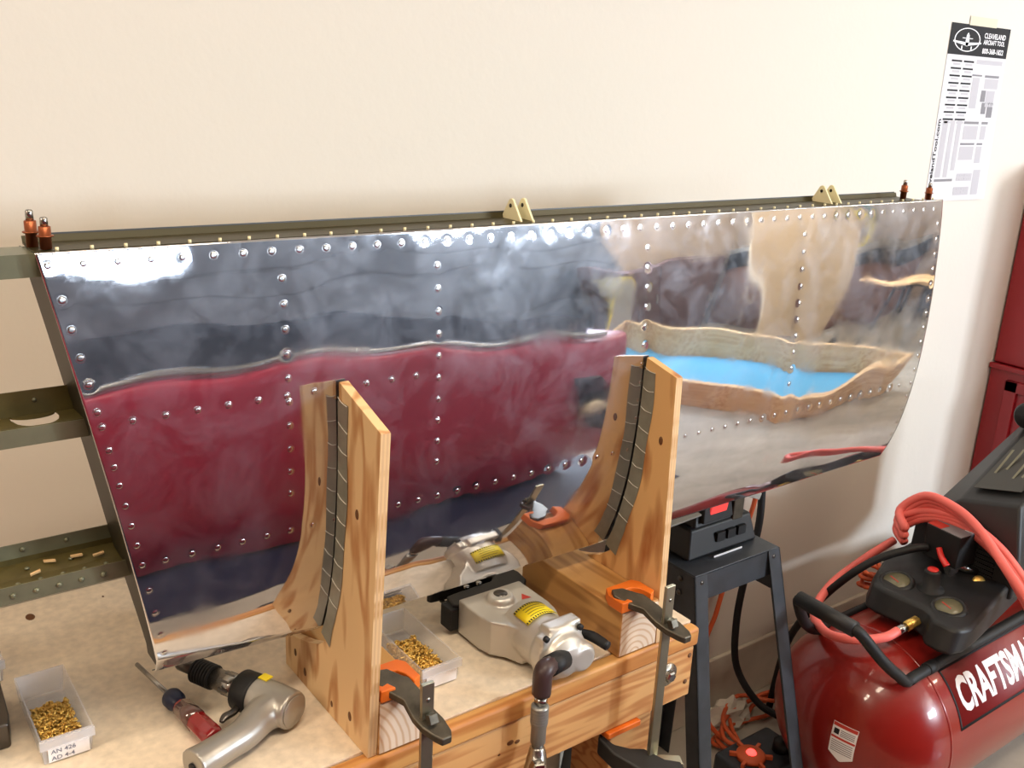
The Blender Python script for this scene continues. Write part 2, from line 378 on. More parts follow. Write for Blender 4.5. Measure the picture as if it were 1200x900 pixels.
X0g = np.linspace(0, 1, NX+1); Zg = np.linspace(0, 1, NZ+1)
Zv = ZT+(ZB-ZT)*Zg
Xv = np.array([[xl(zz)+(XR-xl(zz))*u for u in X0g] for zz in Zv]); ZZ = np.repeat(Zv[:, None], NX+1, 1)
Yv = np.polyval(_co, ZZ)
# gentle pillowing of the sheet between ribs and stringers
Yv += .00035*np.sin((Xv-.18)*9.0+1.0)*np.sin((ZZ-.1)*11) + .00022*np.sin(Xv*21+ZZ*9) + .00018*np.sin(Xv*37-ZZ*25+2)+.00012*np.sin(Xv*13+ZZ*46)
for cx in (.4183, .6135, .9565, 1.301): Yv += .00022*np.exp(-((Xv-cx)/.018)**2)
Yv += .00012*np.exp(-((ZZ-.287)/.014)**2)+.00012*np.exp(-((ZZ-.453)/.012)**2)*(Xv < .63)
for (rx, rz) in rivs:
    i0 = max(0, int((ZT-rz-.014)/(ZT-ZB)*NZ)); i1 = min(NZ, int((ZT-rz+.014)/(ZT-ZB)*NZ)+1)
    sl = slice(i0, i1+1); d2 = (Xv[sl]-rx)**2+(ZZ[sl]-rz)**2
    Yv[sl] += .00017*np.exp(-d2/(.0052**2))
# bent strip along the lower left edge
zc = .150-.13*np.clip(Xv-.27, 0, 1)
Yv += np.clip(zc-ZZ, 0, 1)*.55
vs = [(float(Xv[i, j]), float(Yv[i, j]), float(ZZ[i, j])) for i in range(NZ+1) for j in range(NX+1)]
fs = [(i*(NX+1)+j, i*(NX+1)+j+1, (i+1)*(NX+1)+j+1, (i+1)*(NX+1)+j) for i in range(NZ) for j in range(NX)]
mb = MB(); mb.add(vs, fs, True)
skin = mb.build('skin', 'mirror', asm, smooth=True, solid=.0008)
skin['label'] = 'mirror polished aluminium sheet'
def sheet_y(x, z):
    i = max(0, min(NZ, (ZT-z)/(ZT-ZB)*NZ)); j = max(0, min(NX, (x-xl(z))/(XR-xl(z))*NX)); i0, j0 = min(NZ-1, int(i)), min(NX-1, int(j)); fi, fj = i-i0, j-j0
    return float((Yv[i0, j0]*(1-fj)+Yv[i0, j0+1]*fj)*(1-fi)+(Yv[i0+1, j0]*(1-fj)+Yv[i0+1, j0+1]*fj)*fi)
# rivets
rv = MB().lathe((0, 0, 0), (0, -1, 0), [(-.0006, .0060), (.0000, .0054), (.0003, .0046), (-.0001, .0036), (.0004, .0031), (.0005, .0018), (.0005, 0.0001)], 14)
me_r = None
for (rx, rz) in rivs:
    if me_r is None:
        ro = rv.build('rivet', 'rivet', asm); me_r = ro.data; ro.parent = skin
    else:
        ro = bpy.data.objects.new('rivet', me_r); COL.objects.link(ro); ro.parent = skin
    me_r_off = Vector(asm.location)
    s_ = dprof(rz); ro.location = Vector((rx, sheet_y(rx, rz)-.0003, rz))-me_r_off
    ro.rotation_euler = (-math.atan(s_)*-1, 0, 0) if False else (math.atan2(-s_, 1), 0, 0)
# the shared rivet mesh must sit at its own origin
_ctr = sum((Vector(q.co) for q in me_r.vertices), Vector((0, 0, 0)))/len(me_r.vertices)
for q in me_r.vertices: q.co += Vector(asm.location)
tail = None
for (rx, rz) in rivs:
    if rz > .6:
        tl = MB().cyl((rx+.012, .986, .6235), (rx+.012, .986, .6275), .0018, n=8) if tail is None else None
        if tail is None: tail = tl.build('rivet_tail', 'cream', asm); tx0 = rx
        else: q = tail.copy(); COL.objects.link(q); q.location = (rx-tx0, 0, 0)
# folded lower edge
MB().add([(xl(.116)+.001, 1.034, .1155), (XR-.004, 1.013, .1155), (XR-.004, 1.03, .108), (xl(.116)+.001, 1.046, .108)], [(0, 1, 2, 3)]).build('lower_fold', 'olivedark', asm, solid=.0012)
# ribs along the left end and at each rivet column
def rib(xf, z0, z1, depth, name='rib', mat='olivedark'):
    mb = MB(); n = 24; vs = []; fs = []
    for i in range(n+1):
        z = z1+(z0-z1)*i/n; y = prof(z)+.004+max(0, (.150-z))*.5*(1 if xf(z) < .5 else 0); vs += [(xf(z), y, z), (xf(z), y+(depth(z) if callable(depth) else depth), z), (xf(z)+.016, y, z)]
    for i in range(n):
        a = 3*i; fs += [(a, a+1, a+4, a+3), (a, a+3, a+5, a+2)]
    mb.add(vs, fs); return mb.build(name, mat, asm, solid=.0012)
rib(lambda z: xl(z)+.002, .13, .618, lambda z: .028+.055*min(1, (z-.12)/.16))
for cx in (.4183, .6135, .9565, 1.301, 1.676): rib(lambda z: cx-.008, .14, .61, .045)
def channel(name, x0, x1, sec, mat, rv_rows=(), seg=None):
    """sec: list of (y,z) polyline; extruded along X"""
    mb = MB(); vs = [(x0, y, z) for y, z in sec]+[(x1, y, z) for y, z in sec]; n = len(sec)
    mb.add(vs, [(i, i+1, n+i+1, n+i) for i in range(n-1)])
    return mb.build(name, mat, asm, solid=.0014)
topst = channel('stringer', -.6, 1.66, [(.989, .600), (.989, .6215), (1.032, .6215)], 'olivegrey')
channel('upper_spar', .182, 1.645, [(.990, .623), (1.040, .6235), (1.043, .6305)], 'spar')
channel('spar_lip', .20, 1.643, [(1.0438, .6225), (1.0452, .632)], 'blackmetal')
midst = channel('stringer', -.6, 1.66, [(.992, .434), (.992, .4525)], 'olivegrey')
# mid web with lightening hole cut as a gap near the left end
channel('stringer_web', -.6, .152, [(.993, .4525), (1.036, .4495)], 'olive'); channel('stringer_web', .196, 1.66, [(.993, .4525), (1.036, .4495)], 'olive')
channel('stringer_flange', -.6, 1.66, [(1.036, .4495), (1.036, .4765)], 'olive')
mb = MB(); n = 14
vs = []; fs = []
for k in range(n+1):
    u = k/n; hx = .152+.044*u; hh = .5*.030*math.sqrt(max(0, 1-(2*u-1)**2))
    vs += [(hx, 1.036, .4495), (hx, 1.022+hh*.0+.0+.0-hh*0+ .014*(1-math.sqrt(max(0, 1-(2*u-1)**2)))*1.0, .4505), (hx, .993, .4525), (hx, 1.022-.024*math.sqrt(max(0, 1-(2*u-1)**2))-.003, .4512)]
for k in range(n):
    a = 4*k; fs += [(a, a+4, a+5, a+1), (a+2, a+3, a+7, a+6)]
mb.add(vs, fs).build('stringer_web', 'olive', asm, solid=.0014)
botst = channel('stringer', -.6, 1.66, [(1.004, .262), (1.004, .2815)], 'olivegrey')
botst['label'] = 'front flange of the lowest stringer'
channel('stringer_web', -.6, 1.66, [(1.004, .2815), (1.0045, .2805), (1.006, .272), (1.035, .2715), (1.063, .276), (1.063, .283)], 'olive')
channel('stringer_flange', -.6, 1.66, [(1.063, .283), (1.0635, .299)], 'olivegrey')
def dome(x, y, z, ax, r, mat, par):
    return MB().lathe((x, y, z), ax, [(0, r), (r*.4, r*.85), (r*.7, r*.45), (r*.75, 0.0001)], 10).build('rivet', mat, par)
for i in range(9):
    xx = .045+i*.022
    dome(xx, 1.0032, .271, (0, -1, 0), .0032, 'olivegrey', botst)
    dome(xx+.008, 1.022, .2725, (0, 0, 1), .003, 'olivegrey', botst)
    if i % 2: dome(xx, 1.0622, .292, (0, -1, 0), .003, 'olivegrey', botst)
    if i % 2: dome(xx, 1.048, .275, (0, 0, 1), .0028, 'olivegrey', botst)
    if i % 3 == 0: dome(xx, 1.035, .466, (0, -1, 0), .0022, 'olivegrey', midst)
for a_, (px_, py_) in enumerate(((.178, 1.05), (.205, 1.048), (.226, 1.04), (.160, 1.03))):
    t = MB().obox((px_, py_, .2775), ((1, .3*a_-.4, 0), (0, 1, 0), (0, 0, 1)), (.006, .0018, .001)).build('wood_chip', 'pine')
    tag(t, ['pale wood chip lying furthest left in the lowest stringer', 'thin pale wood chip in the middle of the lowest stringer', 'pale wood chip in the lowest stringer next to the skin edge', 'small pale wood chip near the front lip of the lowest stringer'][a_], 'wood chip', 'wood chips in the stringer')
# cream hinge plates
def hinge(x, y0, y1, zt, n=8):
    pts = [(y0, .612), (y1, .612)]; cy = (y0+y1)/2+.002; r = .0065
    for k in range(n+1):
        a = math.radians(20+140*k/n); pts.append((cy+r*math.cos(a), zt-r+r*math.sin(a)))
    MB().prism(pts, lambda a, b, t: (t, a, b), x, x+.0035).build('hinge_plate', 'cream', asm, bevel=.0008)
    MB().lathe((x-.0004, cy, zt-.009), (-1, 0, 0), [(0, .0028), (.0004, .0026), (.0004, .0001)], 12).build('hinge_hole', 'olivedark', asm)
for x_ in (.757, .776): hinge(x_, .992, 1.052, .6505)
for x_ in (1.400, 1.425): hinge(x_, .992, 1.052, .6515)
# clecos
def cleco(x, y, z0, z1, label):
    t = thing('cleco', label, 'cleco', (x, y, z0), 'spring clecos along the skin top')
    h = z1-z0
    MB().lathe((x, y, z0), (0, 0, 1), [(0, .0054), (h*.38, .0054), (h*.38, .0068), (h*.42, .0068), (h*.42, .0056), (h*.70, .0056), (h*.72, .0046)], 16).build('body', 'copper', t)
    MB().lathe((x, y, z0+h*.72), (0, 0, 1), [(0, .0036), (h*.24, .0036), (h*.28, .0026)], 14).build('plunger', 'steel', t)
    MB().lathe((x, y, z0+h*.40), (0, 0, 1), [(0, .0078), (h*.03, .0078)], 16).build('collar', 'copper', t)
cleco(.1865, 1.018, .6232, .659, 'taller copper cleco at the left end of the skin')
cleco(.1945, .997, .6246, .6545, 'shorter copper cleco beside the left corner of the skin')
cleco(1.612, 1.006, .6246, .658, 'copper cleco left of the end pair on the right')
cleco(1.676, .996, .6225, .652, 'copper cleco at the far right corner of the skin')

# ------------------------------------------------------------------ plywood cradles
def cradle(xa, xb, ytop, ybot, htop, htop_in, label, mat, block, name='plywood_cradle', blockmat='block'):
    t = thing(name, label, 'cradle', ((xa+xb)/2, 1.0, 0), 'plywood cradles clamped to the bench')
    yin = 1.128
    pts = [(ybot, 0), (yin, 0), (yin, .050)]
    pts += [(prof(.118)+.045, .073), (prof(.12)+.012, .088), (prof(.126)-.006, .104)]
    zs_ = [.13+.01*i for i in range(40)]
    for z in zs_:
        if z < htop_in: pts.append((prof(z)-.0034-.0012*(z < .16), z))
    pts.append((prof(htop_in)-.0042, htop_in)); pts.append((ytop, htop))
    # the curved edge as quads strip: left face, right face, edge band
    mb = MB(); mb.prism(pts, lambda a, b, tt: (tt, a, b), xa, xb); pl = mb.build('plywood_plate', mat, t, bevel=.0006, seg=1)
    # front edge ply layers
    L_ = (xb-xa)/5
    for i in range(5):
        MB().add([(xa+L_*i, ybot-.0003, .001), (xa+L_*(i+1), ybot-.0003, .001), (xa+L_*(i+1), ytop-.0003, htop-.001), (xa+L_*i, ytop-.0003, htop-.001)], [(0, 1, 2, 3)]).build('ply_layer', 'plyedge' if i % 2 else 'pine', t, solid=.0003)
    # duct tape wrapped over the curved edge
    mb = MB(); zz_ = [.112]+[.13+.01*i for i in range(40) if .13+.01*i < htop_in-.012]; vs = []; fs = []
    for i, z in enumerate(zz_):
        y = prof(z)-.0021-.0012*(z < .16); wv = .0015*math.sin(z*50+xa*9)
        wdt = .024+wv
        vs += [(xa-.0011, y-wdt, z-.01*(i == 0)), (xa-.0011, y, z), (xb+.0011, y, z), (xb+.0011, y-wdt, z-.01*(i == 0))]
    for i in range(len(zz_)-1):
        a = 4*i; fs += [(a+k, a+k+1, a+k+5, a+k+4) for k in range(3)]
    mb.add(vs, fs); tp = mb.build('duct_tape', 'tape', t); tp['label'] = 'grey duct tape over the curved edge'
    for z in [q for q in zz_ if q > .16][::3]:   # raised creases in the tape
        y = prof(z)-.003
        MB().tube([(xa-.0013, y, z+.004), (xa-.0017, y-.010, z), (xa-.0013, y-.022, z-.004+.006*random.random())], .0005, n=5, sub=3).build('tape_crease', 'crease', tp)
    for (yy, zz_k, r) in ((1.095, .036, .0048), (1.065, .022, .0055), (.985, .020, .004), (.935, .032, .0058), (.915, .315, .0055)):
        if zz_k < htop: MB().lathe((xa, yy, zz_k), (-1, 0, 0), [(0, r), (.0005, r*.9), (.0005, .0001)], 14, squash=(.75, 1.2)).build('knot', 'knot', t)
    x0, x1 = block
    MB().box(x0, x1, BY+.004, 1.122, .0005, .0755).build('base_block', blockmat, t, bevel=.0025)
    # pale sawn end with growth rings
    MB().box(x0+.002, x1-.002, BY+.0028, BY+.0042, .003, .073).build('sawn_end', 'endgrain', t)
    return t
def endgrain():
    m, nt, p = new_mat('end_grain'); N = nt.nodes.new; L = nt.links.new
    tc = N('ShaderNodeTexCoord'); mp = N('ShaderNodeMapping'); mp.inputs['Location'].default_value = (.05, 0, .0); L(tc.outputs['Object'], mp.inputs['Vector'])
    wv = N('ShaderNodeTexWave'); wv.wave_type = 'RINGS'; wv.rings_direction = 'Y'; wv.inputs['Scale'].default_value = 34; wv.inputs['Distortion'].default_value = 1.2; L(mp.outputs[0], wv.inputs['Vector'])
    r = N('ShaderNodeValToRGB'); r.color_ramp.elements[0].color = rgb(S(214, 178, 142)); r.color_ramp.elements[1].color = rgb(S(236, 214, 190)); r.color_ramp.elements[0].position = .0; r.color_ramp.elements[1].position = .45
    L(wv.outputs['Fac'], r.inputs['Fac']); L(r.outputs[0], p.inputs['Base Color']); p.inputs['Roughness'].default_value = .7; return m
M['endgrain'] = endgrain()
cr1 = cradle(.4785, .4905, .861, .8885, .431, .462, 'plywood cradle with taped curved edge nearest the rivet gun', 'ply', (.4912, .556))
cr2 = cradle(.9615, .9735, .8975, .8850, .414, .428, 'plywood cradle with taped curved edge at the bench end', 'ply2', (.886, .9608), blockmat='block')

# ------------------------------------------------------------------ bar clamps
def clamp(x, ypad, xpad0, xpad1, bar_y, bar_top, bar_bot, label, slope=0):
    t = thing('bar_clamp', label, 'clamp', (x, bar_y, bar_bot), 'bar clamps on the bench front')
    bar = MB().box(x-.0085, x+.0085, bar_y-.0028, bar_y+.0028, bar_bot, bar_top).build('bar', 'zinc', t, bevel=.001)
    for z in (bar_top-.022,):
        MB().lathe((x, bar_y-.0028, z), (0, -1, 0), [(0, .0028), (.0008, .0026), (.0008, .0001)], 12).build('bar_stud', 'steel', t)
    # upper jaw: cast arm from pad over the bar to a tip in front
    zt = .0855
    arm = [(-.020, ypad-.030), (-.022, ypad-.012), (-.012, ypad), (.004, ypad-.004), (.012, ypad-.020), (.018, ypad-.026), (.018, bar_y+.026), (.015, bar_y+.006), (.017, bar_y-.008), (.015, bar_y-.024), (.010, bar_y-.031), (-.003, bar_y-.031), (-.008, bar_y-.024), (-.014, bar_y-.010), (-.015, bar_y+.006), (-.010, bar_y+.028)]
    def fn(a, b, tt):
        s2 = max(0, min(1, (ypad-b)/.13)); return (x+a+slope*(b-bar_y), b, zt+tt+.004-.052*s2**1.3)
    MB().prism(arm, fn, 0, .010).build('upper_jaw', 'castiron', t, bevel=.002, seg=3)
    MB().obox((x, bar_y-.012, zt-.010), ((1, 0, 0), (0, 1, -.5), (0, .5, 1)), (.006, .005, .006)).build('jaw_wedge', 'castiron', t, bevel=.001)
    # orange horse-shoe pad
    ox0, ox1, oy0, oy1 = xpad0, xpad1, BY+.0, ypad+.016
    c = .018
    pad = [(ox0, oy0), (ox0, oy1-c), (ox0+c*.6, oy1), (ox1-c*.4, oy1), (ox1, oy1-c*.6), (ox1, oy0+.006), (ox1-.012, oy0), (ox1-.014, oy0+.018), (ox1-.020, ypad-.006), (ox1-.028, ypad-.002), (ox0+.026, ypad-.002), (ox0+.017, ypad-.012), (ox0+.016, oy0+.010), (ox0+.020, oy0)]
    MB().prism(pad, lambda a, b, tt: (a, b, tt), .0762, .0925).build('upper_pad', 'orange', t, bevel=.0015)
    # lower jaw under the apron
    zl = -.1235
    MB().box(x-.052, x+.014, BY-.002, BY+.036, zl-.010, zl).build('lower_pad', 'orange', t, bevel=.002)
    low = [(-.050, BY+.020), (-.044, BY-.006), (-.026, BY-.022), (-.006, bar_y+.012), (.010, bar_y-.016), (.030, bar_y-.030), (.026, bar_y-.046), (-.008, bar_y-.048), (-.030, bar_y-.030), (-.056, BY-.020), (-.060, BY+.012)]
    MB().prism(low, lambda a, b, tt: (x+a, b, zl-.012+tt-.25*(BY-b)-.002), -.030, 0).build('lower_jaw', 'blackplastic', t, bevel=.004, seg=3)
    MB().obox((x+.022, bar_y-.012, zl-.040), ((1, -.5, -.15), (.5, 1, 0), (.15, 0, 1)), (.022, .010, .0022)).build('release_lever', 'zinc', t, bevel=.002)
    MB().tube([(x-.005, bar_y-.030, zl-.05), (x+.002, bar_y-.045, zl-.10), (x+.004, bar_y-.05, zl-.17)], [.014, .013, .012], n=12, sub=4, flat=.7).build('handle', 'blackplastic', t)
clamp(.928, .914, .882, .950, .838, .130, -.168, 'bar clamp with orange pad at the bench end', -.36)
clamp(.530, .918, .4935, .551, .838, .118, -.168, 'bar clamp with orange pad beside the plywood cradle of the rivet gun', -.2)

# ------------------------------------------------------------------ pneumatic squeezer
sq = thing('rivet_squeezer', 'silver pneumatic rivet squeezer with black yoke and yellow label', 'squeezer', (.78, .97, 0))
body = MB()
hd = [(.722, 1.062), (.722, 1.008), (.727, .985), (.742, .966), (.752, .94), (.818, .94), (.830, .966), (.834, .99), (.834, 1.062)]
body.prism(hd, lambda a, b, t: (a, b, t), .006, .060)
body.lathe((.783, .99, .040), (0, -1, 0), [(0, .036), (.02, .039), (.075, .038), (.078, .041), (.098, .041), (.100, .035), (.110, .031), (.119, .020), (.121, .010)], 28)
body.lathe((.773, 1.027, .055), (0, 0, 1), [(0, .022), (.012, .021), (.017, .017)], 24)
body.box(.748, .818, .892, .912, .012, .072).box(.762, .818, .896, .918, .070, .083).lathe((.806, .90, .036), (0, -1, 0), [(0, .022), (.026, .022), (.032, .017)], 20)
sb = body.build('body', 'alu', sq, remesh=.0022, smo=5)
MB().lathe((.773, 1.027, .0712), (0, 0, 1), [(0, .0105), (.0012, .0105), (.0012, .0001)], 24).build('pivot_hole', 'darksteel', sq)
for (x_, z_) in ((.752, .074), (.812, .074), (.757, .014), (.82, .02)):
    MB().cyl((x_, .893, z_), (x_, .888, z_), .0045, n=12).build('cap_screw', 'black', sq)
# yoke: far jaw, near jaw and heel
yk = [(.712, 1.136), (.716, 1.128), (.775, 1.120), (.806, 1.118), (.818, 1.108), (.806, 1.098), (.742, 1.096), (.722, 1.094), (.716, 1.066), (.724, 1.062), (.846, 1.062), (.858, 1.074), (.862, 1.100), (.856, 1.128), (.838, 1.143), (.800, 1.146)]
MB().prism([q for q in yk], lambda a, b, t: (a, b, t), .022, .050).build('yoke', 'blackplastic', sq, bevel=.003, seg=3)
MB().box(.708, .732, 1.060, 1.088, .010, .046).build('ram_block', 'black', sq, bevel=.002)
for y_ in (1.104, 1.116): MB().lathe((.722, 1.090, .036), (0, 1, 0), [(0, .006), (.006, .006), (.006, .0035), (.022, .0035)], 14).build('set', 'steel', sq)
for x_ in (.762, .785): MB().lathe((x_, 1.100, .050), (0, 0, 1), [(0, .005), (.003, .0045), (.004, .002)], 14).build('pin', 'steel', sq)
# yellow warning label wrapped over the barrel
def wrap(x, t, rr=.0405, cy=.783, cz=.040):
    a = x/rr; return (cy+rr*math.sin(a), t, cz+rr*math.cos(a))
def patch(x0, x1, y0, y1, rr, n=12):
    mb = MB(); vs = []; fs = []
    for i in range(n+1):
        xx = x0+(x1-x0)*i/n; vs += [wrap(xx, y0, rr), wrap(xx, y1, rr)]
    return mb.add(vs, [(2*i, 2*i+1, 2*i+3, 2*i+2) for i in range(n)], True)
lab = patch(-.030, .030, .936, .972, .0412).build('warning_label', 'yellow', sq, solid=.0002)
for i in range(15):
    x0 = -.0295+i*.004; patch(x0, x0+.0020, .9365, .9405, .0416, 2).build('hazard_stripe', 'ink', lab); patch(x0, x0+.0020, .9675, .9715, .0416, 2).build('hazard_stripe', 'ink', lab)
for i in range(4): patch(-.018+.004*i*0, .018-.006*(i % 2), .944+i*.006, .9452+i*.006, .0416, 6).build('label_line', 'ink', lab)
MB().add([(.802, 1.012, .0605), (.818, 1.010, .0605), (.812, 1.026, .0605)], [(0, 1, 2)]).build('red_mark', 'redink', sq, solid=.0002)
MB().tube([(.834, .915, .045), (.842, .895, .046), (.846, .868, .044)], [.006, .008, .007], n=10).build('trigger', 'black', sq)
# elbow, nipple and quick coupler hanging over the bench edge
MB().cyl((.772, .876, .045), (.738, .864, .052), .0145, n=22).build('inlet_ring', 'black', sq)
MB().tube([(.745, .8655, .052), (.730, .860, .055), (.722, .857, .050), (.7205, .856, .020)], [.012, .0135, .0135, .0130], n=10, sub=5).build('elbow', 'brown', sq)
MB().lathe((.7203, .856, .020), (0, 0, -1), [(0, .0075), (.004, .0075), (.004, .009), (.014, .009), (.014, .007), (.020, .007)], 6).build('hex_nipple', 'steel', sq)
pr = [(0, .0095)]
for i in range(6): pr += [(.002+i*.0045, .0122), (.0045+i*.0045, .0122), (.0052+i*.0045, .0115)]
pr += [(.031, .0115), (.033, .0105), (.058, .0105), (.060, .0085), (.066, .0085)]
M['coupler'] = plain('coupler_steel', S(150, 150, 146), .36, .6)
MB().lathe((.7195, .856, .004), (0, 0, -1), pr, 24).build('quick_coupler', 'coupler', sq)
MB().tube([(.719, .856, -.062), (.716, .852, -.078), (.706, .846, -.090), (.690, .842, -.098)], [.010, .014, .014, .011], n=14).build('swivel', 'steel', sq)
MB().lathe((.709, .842, -.082), (-.4, -1, .2), [(0, .013), (.012, .013), (.014, .011)], 6).build('swivel_nut', 'steel', sq, smooth=False)
o = MB().tube([(.684, .841, -.104), (.66, .836, -.14), (.64, .82, -.25), (.66, .80, -.45), (.60, .70, FLOOR+.0242), (.2, .66, FLOOR+.0242)], .0085, n=10).build('supply_hose', 'hose'); tag(o, 'red air hose hanging from the squeezer fitting down to the floor', 'hose')

# ------------------------------------------------------------------ rivet gun
gun = thing('rivet_gun', 'silver pneumatic rivet gun lying on the bench beside the screwdriver', 'rivet gun', (.38, 1.03, 0))
g0 = Vector((.427, .986, .0285)); g1 = Vector((.352, 1.146, .0275)); ga = (g1-g0).normalized()
def gp(t): return g0+ga*t
bd = MB()
bd.lathe(g0, ga, [(0, .0225), (.002, .0245), (.03, .0255), (.068, .0250), (.070, .0225)], 32)
bd.tube([gp(.022), gp(.028)+Vector((-.024, -.010, -.002)), Vector((.362, .984, .0235)), Vector((.335, .974, .0235)), Vector((.308, .965, .0235)), Vector((.290, .959, .0235))], [.0235, .0225, .0200, .0190, .0195, .0215], n=20, flat=1.0)
bd.build('body', 'gunalu', gun, remesh=.0018, smo=6)
MB().lathe(gp(-.0008), -ga, [(0, .0205), (.0006, .0200), (.0006, .0001)], 32).build('rear_cap', 'gunalu', gun)
MB().lathe(gp(.060), ga, [(0, .0262), (.004, .0268), (.026, .0262), (.030, .0215)], 32).build('collar', 'black', gun)
MB().lathe(gp(.088), ga, [(0, .0150), (.03, .0150), (.030, .0138), (.048, .0138)], 28).build('barrel', 'steel', gun)
MB().lathe(gp(.098), ga, [(0, .0156), (.016, .0156)], 8).build('barrel_nut', 'darksteel', gun, smooth=False)
for i in range(7):
    c = gp(.134+i*.0048); MB().lathe(c, ga, [(0, .0150), (.0012, .0166), (.0032, .0166), (.0044, .0150)], 24).build('spring_coil', 'black', gun)
MB().lathe(gp(.166), ga, [(0, .009), (.03, .009), (.034, .007)], 18).build('rivet_set', 'darksteel', gun)
tr = gp(.075)
MB().tube([tr+Vector((-.014, -.008, -.006)), Vector((.368, 1.036, .020)), Vector((.356, 1.033, .019)), Vector((.349, 1.028, .017))], [.005, .0055, .006, .003], n=10, flat=.7).build('trigger', 'darksteel', gun)
MB().obox(gp(.050)+Vector((.006, .006, .0255)), (ga, (1, .4, 0), (0, 0, 1)), (.007, .006, .0008)).build('yellow_tag', 'yellow', gun)
MB().lathe((.2895, .9588, .022), (-1, -.34, 0), [(0, .006), (.0014, .006), (.0014, .0001)], 14).build('air_inlet', 'black', gun)

# ------------------------------------------------------------------ screwdriver
sd = thing('screwdriver', 'screwdriver with red and clear fluted handle and navy collar', 'screwdriver', (.322, 1.08, 0))
s0 = Vector((.3325, 1.002, .0150)); s1 = Vector((.3135, 1.128, .0135)); sa = (s1-s0).normalized()
Lh = (s1-s0).length
MB().lathe(s0, sa, [(0, .008), (.002, .0125), (.008, .0145), (.040, .0140), (.085, .0130), (.092, .010)], 8).build('handle', 'redclear', sd, bevel=.002)
MB().lathe(s0+sa*.048, sa, [(0, .0143), (.036, .0134)], 8).build('handle_sleeve', 'smoke', sd)
MB().lathe(s0-sa*.0004, -sa, [(0, .0078), (.0005, .0074), (.0005, .0001)], 20).build('end_cap', 'redclear', sd)
MB().lathe(s0+sa*.090, sa, [(0, .0098), (.008, .0098), (.012, .0130), (.024, .0133), (.028, .0115), (.030, .006)], 24).build('collar', 'navy', sd)
MB().cyl(s0+sa*.118, s0+sa*.215, .0030, n=12).build('shaft', 'steel', sd)

# ------------------------------------------------------------------ rivet bins
def bin_(x0, x1, y0, y1, h, label, fill, lines=None, rivets=350, fx=(0, 1), fy=(.15, 1.0)):
    t = thing('parts_bin', label, 'bin', ((x0+x1)/2, (y0+y1)/2, 0), 'clear plastic parts bins')
    th = .0022; tp = .003
    def ring(z, ins): return [(x0+ins, y0+ins, z), (x1-ins, y0+ins, z), (x1-ins, y1-ins, z), (x0+ins, y1-ins, z)]
    vs = ring(0.0004, tp)+ring(h, 0)+ring(h, th)+ring(.003, tp+th); fs = [(3, 2, 1, 0)]
    for a in range(3): fs += [(4*a+k, 4*a+(k+1) % 4, 4*a+4+(k+1) % 4, 4*a+4+k) for k in range(4)]
    fs.append((12, 13, 14, 15)); MB().add(vs, fs).build('tray', 'clear', t, bevel=.001)
    MB().box(x0-.001, x1+.001, y0-.004, y0, h-.013, h).build('front_lip', 'clear', t, bevel=.001)
    lb = MB().box(x0+.008, x1-.006, y0+.0002, y0+.0012, .003, h-.014).build('paper_label', 'paper', t)
    if lines:
        for k, s in enumerate(lines):
            v, f = text_mesh(s, .0078, 1.1, .0001)
            mb = MB().add([(x0+.011+a, y0-.0002, h-.0222-.0088*k+b) for a, b, c in v], f); mb.build('handwriting', 'pencil', lb)
    if fill:
        rnd = random.Random(int(x0*1000)); mb = MB()
        for i in range(rivets):
            fx_ = x0+tp+th+.004+(x1-x0-2*(tp+th)-.008)*(fx[0]+(fx[1]-fx[0])*rnd.random()); fy_ = y0+tp+th+.004+(y1-y0-2*(tp+th)-.008)*(fy[0]+(fy[1]-fy[0])*rnd.random()**1.2)
            zz = .0052+.0125*rnd.random()*(1-.4*abs(2*(fy_-y0)/(y1-y0)-.8)); a = rnd.random()*6.28; e = rnd.uniform(-.5, .5)
            d = Vector((math.cos(a)*math.cos(e), math.sin(a)*math.cos(e), math.sin(e))); c = Vector((fx_, fy_, zz))
            mb.lathe(c-d*.0028, d, [(0, .0021), (.0007, .0021), (.0013, .00125), (.0056, .0012)], 7)
        ro = mb.build('brass_rivets', 'brass'); tag(ro, fill, 'rivets', 'loose brass rivets in bins', 'stuff')
    return t
bin_(.152, .212, 1.080, 1.230, .036, 'clear bin of brass rivets at the front left of the bench', 'heap of brass rivets in the bin at the left of the bench', ['AN 426', 'AD 4-4'], rivets=1100, fx=(0, 1), fy=(.03, .72))
bin_(.602, .664, .966, 1.120, .036, 'clear bin of brass rivets beside the rivet squeezer', 'heap of brass rivets in the bin beside the squeezer', None, rivets=1000, fx=(0, 1), fy=(.03, .75))
bin_(.090, .1505, 1.285, 1.385, .034, 'clear plastic bin cut off at the left edge, nearest the stringers', None)
# steel bucking bar at the left edge
bb = thing('bucking_bar', 'dark steel bucking bar at the left edge of the bench', 'bucking bar', (.11, 1.19, 0))
MB().prism([(.06, 1.138), (.130, 1.138), (.134, 1.16), (.138, 1.245), (.06, 1.25)], lambda a, b, t: (a, b, t), .0004, .034).build('bar', 'darksteel', bb, bevel=.003, seg=3)

